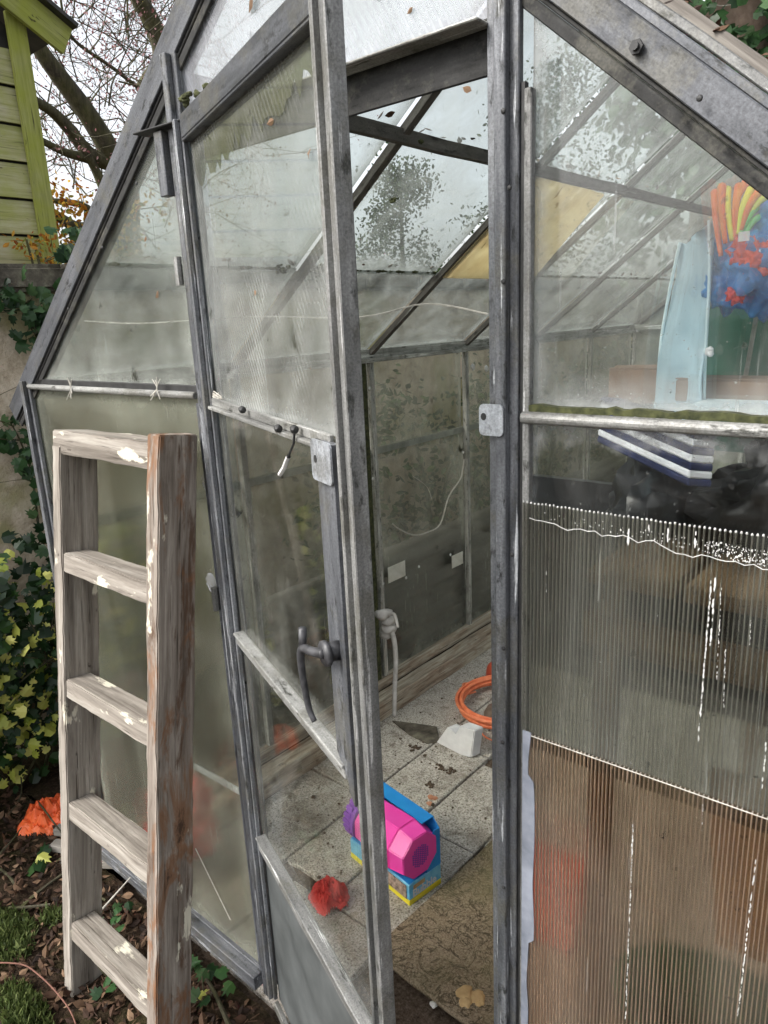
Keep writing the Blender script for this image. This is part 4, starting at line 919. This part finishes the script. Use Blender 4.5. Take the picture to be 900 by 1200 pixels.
# shed
SX=-4.2; yc=1.07; shed=thing('garden_shed','small green stained wooden shed with mossy boards above the wall at left','shed',(SX-1.2,-.2,2.0))
zt=lambda y:3.46-.30*(y-1.0)   # placeholder roof height
z=1.62; i=0
def rk(y): return 3.39+ (1.27-y)*.55
while z<4.6:
    h=.185; y0=-2.2; 
    # clip the board under the rake
    ymax=min(yc,1.27-(z+h-3.30)/.55)
    if ymax>y0+.1:
        bm=bmesh.new(); prism([V((.004,y0,z)),V((.004,ymax,z)),V((-.012,ymax,z+h-.012)),V((-.012,y0,z+h-.012))],(1,0,0),.016,bm); cc=V((SX,0,0)); 
        c2=V((0,(y0+ymax)/2,z+h/2)); [setattr(v,'co',v.co-c2) for v in bm.verts]
        # rotate so that local z runs along the board
        m=Matrix.Translation(cc+c2)@Matrix.Rotation(-PI/2,4,'X'); mi_=Matrix.Rotation(PI/2,4,'X'); [setattr(v,'co',mi_@v.co) for v in bm.verts]
        link('cladding_board',bm,'shed_wood',shed,m)
    z+=h
bm=bmesh.new(); prism([V((SX-.03,-2.2,1.7)),V((SX-.03,yc-.02,1.7)),V((SX-.03,yc-.02,3.38)),V((SX-.03,-.6,4.3)),V((SX-.03,-2.2,4.3))],(1,0,0),.01,bm); link('backing',bm,'black_sheet',shed)
bar('corner_board',(SX+.03,yc-.01,1.7),(SX+.03,yc-.01,3.44),rect(-.012,.012,-.05,.05),'shed_trim',shed,(1,0,0))
bar('side_wall',(SX-.03,yc+.01,1.7),(SX-.03,yc+.01,3.36),rect(-2.0,.03,-.01,.01),'shed_wood',shed,(1,0,0))
bar('fascia',(SX+.09,1.30,3.345),(SX+.09,-.6,3.345+1.9*.55),rect(-.012,.012,-.075,.075),'shed_trim',shed,(1,0,0))
bar('roof_sheet',(SX-1.0,1.34,3.41),(SX-1.0,-.6,3.41+1.94*.55),rect(-1.15,1.15,.0,.022),'black_sheet',shed,(1,0,0))

# ------------------------------------------------------------------ vegetation
def tree_limb(bm,pts,r0,r1,n=8): tube(bm,smooth_path(pts,5),r0,n,r1)
tr=thing('bare_tree','dark branched tree with fine pink tinged twigs behind the shed','tree',(-6.6,3.2,-.3))
bm=bmesh.new()
tp=at_x(147,215,-6.2)
tree_limb(bm,[V((-6.1,2.9,-.3)),V((-6.15,2.85,1.5)),tp+V((0,-.1,-.8)),tp],.22,.12)
def TX(l,x): return [at_x(px,py,x+.05*i) for i,(px,py) in enumerate(l)]
for l,r0,r1 in (([(140,200),(125,170),(100,130),(70,90),(45,55),(20,10)],.10,.05),([(135,195),(105,180),(80,150),(60,130),(35,115)],.065,.035),([(130,195),(100,185),(75,178),(40,160)],.05,.025),([(122,222),(110,195),(95,170)],.045,.03),([(170,110),(190,70),(180,30),(160,-5),(140,-40)],.10,.06),([(195,100),(196,62),(190,40)],.05,.03),([(120,262),(95,268),(70,255),(55,245)],.06,.035),([(115,255),(95,240),(60,235)],.04,.02),([(165,105),(130,78),(88,48),(75,20),(70,-10)],.018,.008),([(88,48),(75,40),(60,42)],.01,.004)):
    tree_limb(bm,TX(l,-6.2),r0,r1)
raw('trunk',bm,'bark',tr,smooth=True)
bm=bmesh.new(); bl=bmesh.new()
def twig(p,d,L,r,depth):
    pts=[p]; q=p.copy(); dd=d.copy()
    for i in range(5):
        dd=(dd+rnd_n(k=.22)).normalized(); q=q+dd*L/5; pts.append(q.copy())
    tube(bm,pts,r,4,r*.4)
    if depth>0:
        for i in range(3): twig(random.choice(pts[1:]),(dd+rnd_n(k=.6)).normalized(),L*.65,r*.55,depth-1)
    for q in pts[2:]:
        if random.random()<.8:
            for k in range(2): leaf(bl,q+rnd_n(k=.05),rnd_n(),random.uniform(.018,.036))
for i in range(95):
    px=random.uniform(30,250); py=random.uniform(-30,270); x=random.uniform(-8.5,-5.8); p=at_x(px,py,x)
    twig(p,V((random.uniform(-.4,.6),random.uniform(-.8,.8),random.uniform(-.2,1))).normalized(),random.uniform(.7,1.5),.008,2)
raw('twigs',bm,'bark',tr); raw('crown',bl,'pink_leaf',tr)
# autumn shrub low behind shed
def bush(name,label,center,rad,n,size,mat,shape=OVAL,cat='shrub',stem=True,flat=0,bias=(0,0,.3),group=None):
    r=thing(name,label,cat,(center[0],center[1],-.2),0,group); bm=bmesh.new(); c=V(center)
    cl=[(c+V((random.uniform(-1,1)*rad[0],random.uniform(-1,1)*rad[1],random.uniform(-1,1)*rad[2]))*.75,random.uniform(.25,.5)) for _ in range(26)]
    for i in range(n):
        q,s_=random.choice(cl); d=rnd_n().normalized()*(random.random()**.4); p=q+V((d.x*rad[0],d.y*rad[1],d.z*rad[2]))*s_
        leaf(bm,p,rnd_n(bias,.8)+d,size*random.uniform(.6,1.3),shape)
    raw('foliage',bm,mat,r)
    if stem:
        bm=bmesh.new()
        for i in range(7): 
            q=random.choice(cl)[0]; tube(bm,smooth_path([V((c.x+random.uniform(-.1,.1),c.y+random.uniform(-.1,.1),-.3)),V(((c.x+q.x)/2+random.uniform(-.1,.1),(c.y+q.y)/2,(q.z)*.6)),q],4),.02*rad[2]+.004,6,.006)
        raw('stems',bm,'bark',r)
    return r
bush('autumn_bush','orange and yellow autumn bush behind the garden wall',at_x(85,265,-5.6),(.5,.9,.42),1500,.045,'autumn_leaf')
bush('yellow_bush','low yellow leaved bush just above the wall coping',at_x(75,290,-4.0),(.12,.3,.10),260,.035,'autumn_leaf')
# far greenery
def conifer(name,label,base,h,r,n,size,mat='hedge_leaf'):
    t=thing(name,label,'tree',base); b=V(base); bm=bmesh.new(); tube(bm,[b,b+V((0,0,h*.9))],r*.08,8,r*.02); raw('trunk',bm,'bark',t)
    bm=bmesh.new(); cl=[]
    for i in range(60):
        z=random.uniform(.2,1); rr=r*(1-abs(z-.45)*1.1)*random.uniform(.3,1); a_=random.uniform(0,2*PI); cl.append(b+V((rr*math.cos(a_),rr*math.sin(a_),z*h)))
    for i in range(n):
        q=random.choice(cl); leaf(bm,q+rnd_n(k=r*.15),rnd_n((0,0,.3),1),size*random.uniform(.6,1.4))
    raw('crown',bm,mat,t); return t
d=ray(470,250); p=CAM+d*(11/d.length); conifer('evergreen_tree','dark evergreen tree seen through the dirty roof glass',(p.x,p.y,-.3),p.z+.9,.95,9000,.055)
d=ray(640,180); p=CAM+d*(13/d.length); conifer('evergreen_tree','tall dark evergreen seen through the right gable glass',(p.x,p.y,-.3),p.z+1.6,1.5,9000,.07)
# dense hedge between greenhouse and wall further back (seen through the green side panes)
for i,y in enumerate((2.1,2.8,3.5,4.3,5.2)):
    bush('side_shrub','dark green shrub growing between greenhouse and wall, '+('nearest the door','second from the door','third from the door','fourth from the door','farthest from the door')[i],(-2.85,y,.75),(.30,.5,.8),600,.06,'hedge_leaf',group='shrubs along the left greenhouse wall')
for i,x in enumerate((-2.6,-.9,.8)):
    bush('back_hedge','tall hedge shrub behind the far gable, '+('left','middle','right')[i]+' of the three',(x,YB+1.4,1.2),(.95,.5,1.5),1500,.14,'hedge_leaf',group='hedge behind the greenhouse')
# ivy on the wall and variegated ivy bush
def wall_ivy(name,label,pts,n,spread,size,mat,x=WX+.03,th=.05):
    bm=bmesh.new(); P=[V(p) for p in pts]; t=thing(name,label,'ivy',(x,P[0].y,P[-1].z-.2))
    sp=smooth_path(P,8)
    for i in range(n):
        q=random.choice(sp)+V((random.uniform(.01,th),random.gauss(0,spread),random.gauss(0,spread))); leaf(bm,q,V((1,-.6,.35))+rnd_n(k=.5),size*random.uniform(.6,1.3),IVY)
    raw('leaves',bm,mat,t); bm=bmesh.new(); tube(bm,sp,.006,5,.003)
    for k in range(6):
        i=random.randrange(len(sp)-1); tube(bm,smooth_path([sp[i],sp[i]+V((.03,random.uniform(-.15,.15),random.uniform(-.1,.12))),sp[i]+V((.02,random.uniform(-.3,.3),random.uniform(-.2,.2)))],4),.003,4,.001)
    raw('stem',bm,'bark',t)
wall_ivy('ivy_vine','dark green ivy trailing under the wall coping',[at_x(px,py,WX+.04) for px,py in ((-20,350),(10,345),(30,370),(40,390),(60,400))],75,.07,.06,'ivy_leaf')
wall_ivy('ivy_vine','ivy strand climbing the wall beside the corner post',[at_x(px,py,WX+.04) for px,py in ((45,620),(38,560),(25,520),(12,495))],34,.035,.06,'ivy_leaf')
wall_ivy('ivy_vine','ivy sprig on top of the wall beside the greenhouse rafter',[at_x(px,py,WX+.08) for px,py in ((90,300),(80,290),(70,300))],22,.04,.06,'ivy_leaf')
vb=thing('variegated_ivy','bushy variegated ivy with yellow and green leaves beside the ladder','ivy',(-2.9,-.05,-.12))
bm=bmesh.new()
for i in range(3000):
    y=random.uniform(-1.0,.75); z=random.triangular(-.12,1.22,.5); dep=(.30+.28*max(0,min(1,z/.5))-.12*z)*(1-.25*abs(noise.noise(V((y*3,z*3,0)))))
    x=WX+.05+dep*random.random()**.35; lim=1.02+.12*noise.noise(V((y*4,1,0)))
    if z>lim: continue
    if x>XL-.04 and y>-.06: x=XL-.06
    if y<-.06 and x>-2.42: continue
    s_=random.uniform(.035,.072); leaf(bm,V((x,y,z)),V((.8,-.7,.5))+rnd_n(k=.5),s_,IVY)
raw('leaves',bm,'variegated_leaf',vb)
bm=bmesh.new()
for i in range(26):
    y=random.uniform(-.8,.5); p=V((WX+.2,y,-.1)); tube(bm,smooth_path([p,p+V((.2,random.uniform(-.2,.2),.5)),p+V((.35,random.uniform(-.4,.4),random.uniform(.6,1.1)))],5),.006,5,.002)
raw('stems',bm,'bark',vb)
# ivy covered trunk at the upper right
it=thing('ivy_tree','thick trunk covered in dark ivy beyond the right roof slope','tree',tuple(at_y(862,35,7.6).xy)+(-.3,))
b=at_y(862,35,7.6); bm=bmesh.new(); tube(bm,smooth_path([V((b.x,b.y,-.3)),V((b.x,b.y,2)),V((b.x+.05,b.y,9))],5),.4,10,.3); raw('trunk',bm,'brown_stone',it,smooth=True)
bm=bmesh.new()
for i in range(5200):
    z=random.uniform(2.6,8.0); a_=random.uniform(0,2*PI); r=.36+.20*noise.noise(V((math.cos(a_)*1.5,math.sin(a_)*1.5,z*1.4)))+random.uniform(-.05,.14); r*=2.2
    leaf(bm,V((b.x+.05+r*1.3*math.cos(a_),b.y+r*math.sin(a_),z)),V((math.cos(a_),math.sin(a_),.5))+rnd_n(k=.45),random.uniform(.10,.2),IVY)
raw('crown',bm,'ivy_leaf',it)
bm=bmesh.new()
for i in range(12):
    z=random.uniform(3.2,6); a_=random.uniform(-2.6,-.4); p=V((b.x+.9*math.cos(a_),b.y+.5*math.sin(a_),z)); tube(bm,smooth_path([p,p+rnd_n(k=.12),p+rnd_n((0,0,.2),.2)],4),.006,5,.003)
raw('twigs',bm,'string',it)
# ------------------------------------------------------------------ foreground bed
bm=bmesh.new()
for i in range(5200):
    x=random.uniform(-3.1,-1.2); y=random.uniform(-1.2,-.03); z=gz_(x,y)+random.uniform(.0,.02); leaf(bm,V((x,y,z)),V((0,0,1))+rnd_n(k=.6),random.uniform(.012,.05),OVAL,.5)
for i in range(900):
    x=random.uniform(-3.1,-1.2); y=random.uniform(-1.1,-.03); z=gz_(x,y)+.006; d=V((random.gauss(0,1),random.gauss(0,1),random.uniform(-.1,.4))).normalized()*random.uniform(.01,.04); tube(bm,[V((x,y,z)),V((x,y,z))+d],.0018,4,.001)
tag(struct(raw('leaf_litter',bm,'litter_leaf'),'stuff'),'brown leaf litter and bark chips covering the flower bed soil','litter')
bm=bmesh.new()
def fuzz(cx,cy,rx,ry,n,h):
    for i in range(n):
        a_=random.uniform(0,2*PI); q=random.random()**.6; x=cx+rx*q*math.cos(a_); y=cy+ry*q*math.sin(a_); z=gz_(x,y); hh=h*random.uniform(.4,1)*(1.15-q*.6)
        d=V((random.gauss(0,.4),random.gauss(0,.4),1)).normalized(); s=d.cross(rnd_n()).normalized()*.0022; p=V((x,y,z+random.uniform(0,.02)))
        v1=bm.verts.new(p-s); v2=bm.verts.new(p+s); v3=bm.verts.new(p+d*hh*.6+s*.8); v4=bm.verts.new(p+d*hh+rnd_n(k=.006)); bm.faces.new((v1,v2,v3)); bm.faces.new((v1,v3,v4))
for px,py,rx,ry,n in ((8,1100,.13,.085,2300),(28,1190,.15,.06,1700),(62,1080,.05,.04,250)):
    p=at_z(px,py,-.11); fuzz(p.x,p.y,rx,ry,n,.045)
tag(struct(raw('moss_carpet',bm,'grass_leaf'),'stuff'),'feathery green moss and grass in the bottom left corner','moss')
def sprig(px,py,n,size,label,mat='ivy_leaf',y=None):
    p=at_z(px,py,-.10); t=thing('seedling',label,'plant',p); bm=bmesh.new()
    for i in range(n):
        q=V((p.x+random.gauss(0,.025),p.y+random.gauss(0,.025),p.z+random.uniform(.01,.06))); leaf(bm,q,V((0,-.4,1))+rnd_n(k=.35),size,IVY)
    raw('leaves',bm,mat,t); bm=bmesh.new()
    for i in range(3): tube(bm,[p,p+V((random.gauss(0,.02),random.gauss(0,.02),.05))],.002,5)
    raw('stem',bm,'bark',t)
sprig(237,1150,6,.05,'small seedling with round leaves just right of the ladder foot'); sprig(240,1178,5,.045,'lowest seedling right of the ladder foot','variegated_leaf')
sprig(43,1022,4,.06,'broad leaved seedling left of the ladder','variegated_leaf'); sprig(130,1150,8,.04,'small plant with bluish leaves between the ladder stiles')
sprig(135,1080,9,.035,'dark seedling below the fourth ladder rung')
# red stem and grey twigs
bm=bmesh.new(); tube(bm,smooth_path([at_z(px,py,-.07) for px,py in ((-10,1128),(25,1130),(45,1142),(68,1165),(85,1190),(95,1225))],5),.0025,6,.002); tag(raw('bramble_stem',bm,'bark_red'),'thin reddish bramble stem arching over the bottom left corner','stem')
bm=bmesh.new(); tube(bm,smooth_path([at_z(120,1065,-.08),at_z(138,1045,-.02),at_z(153,1028,.02)],5),.0035,6,.002); tag(raw('grey_twig',bm,'string'),'pale twig rising between the ladder stiles','twig')
bm=bmesh.new()
for l in (((0,1000),(14,985),(25,970)),((22,890),(25,930),(10,955)),((45,940),(60,960),(80,990),(66,1010))): tube(bm,smooth_path([at_z(px,py,-.0) for px,py in l],5),.004,6,.002)
tag(raw('dead_stems',bm,'bark'),'tangle of thin dead stems in front of the orange bag','twigs')
for i in range(6):
    px,py=[(20,1060),(50,1045),(100,1040),(60,1010),(10,1035),(250,1165)][i]; p=at_z(px,py,-.09); a_=random.uniform(0,PI); dd=V((math.cos(a_),math.sin(a_),.1))*.13
    bm=bmesh.new(); tube(bm,smooth_path([p-dd,p+rnd_n(k=.01),p+dd],4),.008,6,.004)
    tag(raw('fallen_stick',bm,'bark'),('brown stick across the soil at the far left','reddish brown stick above the moss','stick lying beside the left ladder stile','stick in front of the wood offcuts','short stick at the left picture edge','short stick on the soil right of the ladder')[i],'stick',None)
heap('orange_sack',at_z(64,962,-.10)+V((0,0,.012)),.15,.15,.10,'orange_plastic','bright orange plastic bag lying behind the ladder by the ivy',12)
for i,(px,py,a_) in enumerate(((66,972,.5),(62,990,.42),(72,1008,.6))):
    bm=bmesh.new(); box(bm,-.014,.014,-.02,.02,0,.30); bevel(bm,.002,1)
    p=at_z(px,py,-.03-.025*i); m=Matrix.Translation(p)@Matrix.Rotation(a_,4,'Z')@Matrix.Rotation(PI/2,4,'Y')
    tag(link('wood_offcut',bm,'board_scrap',None,m),('topmost grey timber offcut behind the left ladder stile','middle grey timber offcut behind the left ladder stile','lowest grey timber offcut behind the left ladder stile')[i],'offcut','timber offcuts behind the ladder')

# ------------------------------------------------------------------ light
w=bpy.data.worlds.new('World'); scene.world=w; w.use_nodes=True; nt=w.node_tree; bg=nt.nodes['Background']
sky=nt.nodes.new('ShaderNodeTexSky'); sky.sky_type='NISHITA'; sky.sun_disc=False
EL,AZ=math.radians(42),math.radians(205)   # azimuth from +Y clockwise
sky.sun_elevation=EL; sky.sun_rotation=AZ; sky.air_density=1; sky.dust_density=4; sky.ozone_density=1
hs=nt.nodes.new('ShaderNodeHueSaturation'); hs.inputs['Saturation'].default_value=.22
nt.links.new(sky.outputs[0],hs.inputs['Color']); nt.links.new(hs.outputs[0],bg.inputs[0]); bg.inputs[1].default_value=.15
sd=bpy.data.lights.new('sun','SUN'); so=bpy.data.objects.new('sun',sd); C.objects.link(so); sd.energy=1.15; sd.angle=math.radians(14); sd.color=(1,.96,.9)
dirn=V((math.sin(AZ)*math.cos(EL),math.cos(AZ)*math.cos(EL),math.sin(EL))); so.rotation_euler=dirn.to_track_quat('Z','Y').to_euler()
vs_=scene.view_settings; vs_.view_transform='Standard'; vs_.look='None'; vs_.exposure=1.25; vs_.gamma=1; vs_.use_curve_mapping=False
cy_=scene.cycles; cy_.transparent_max_bounces=40; cy_.max_bounces=10; cy_.transmission_bounces=8; cy_.sample_clamp_indirect=6
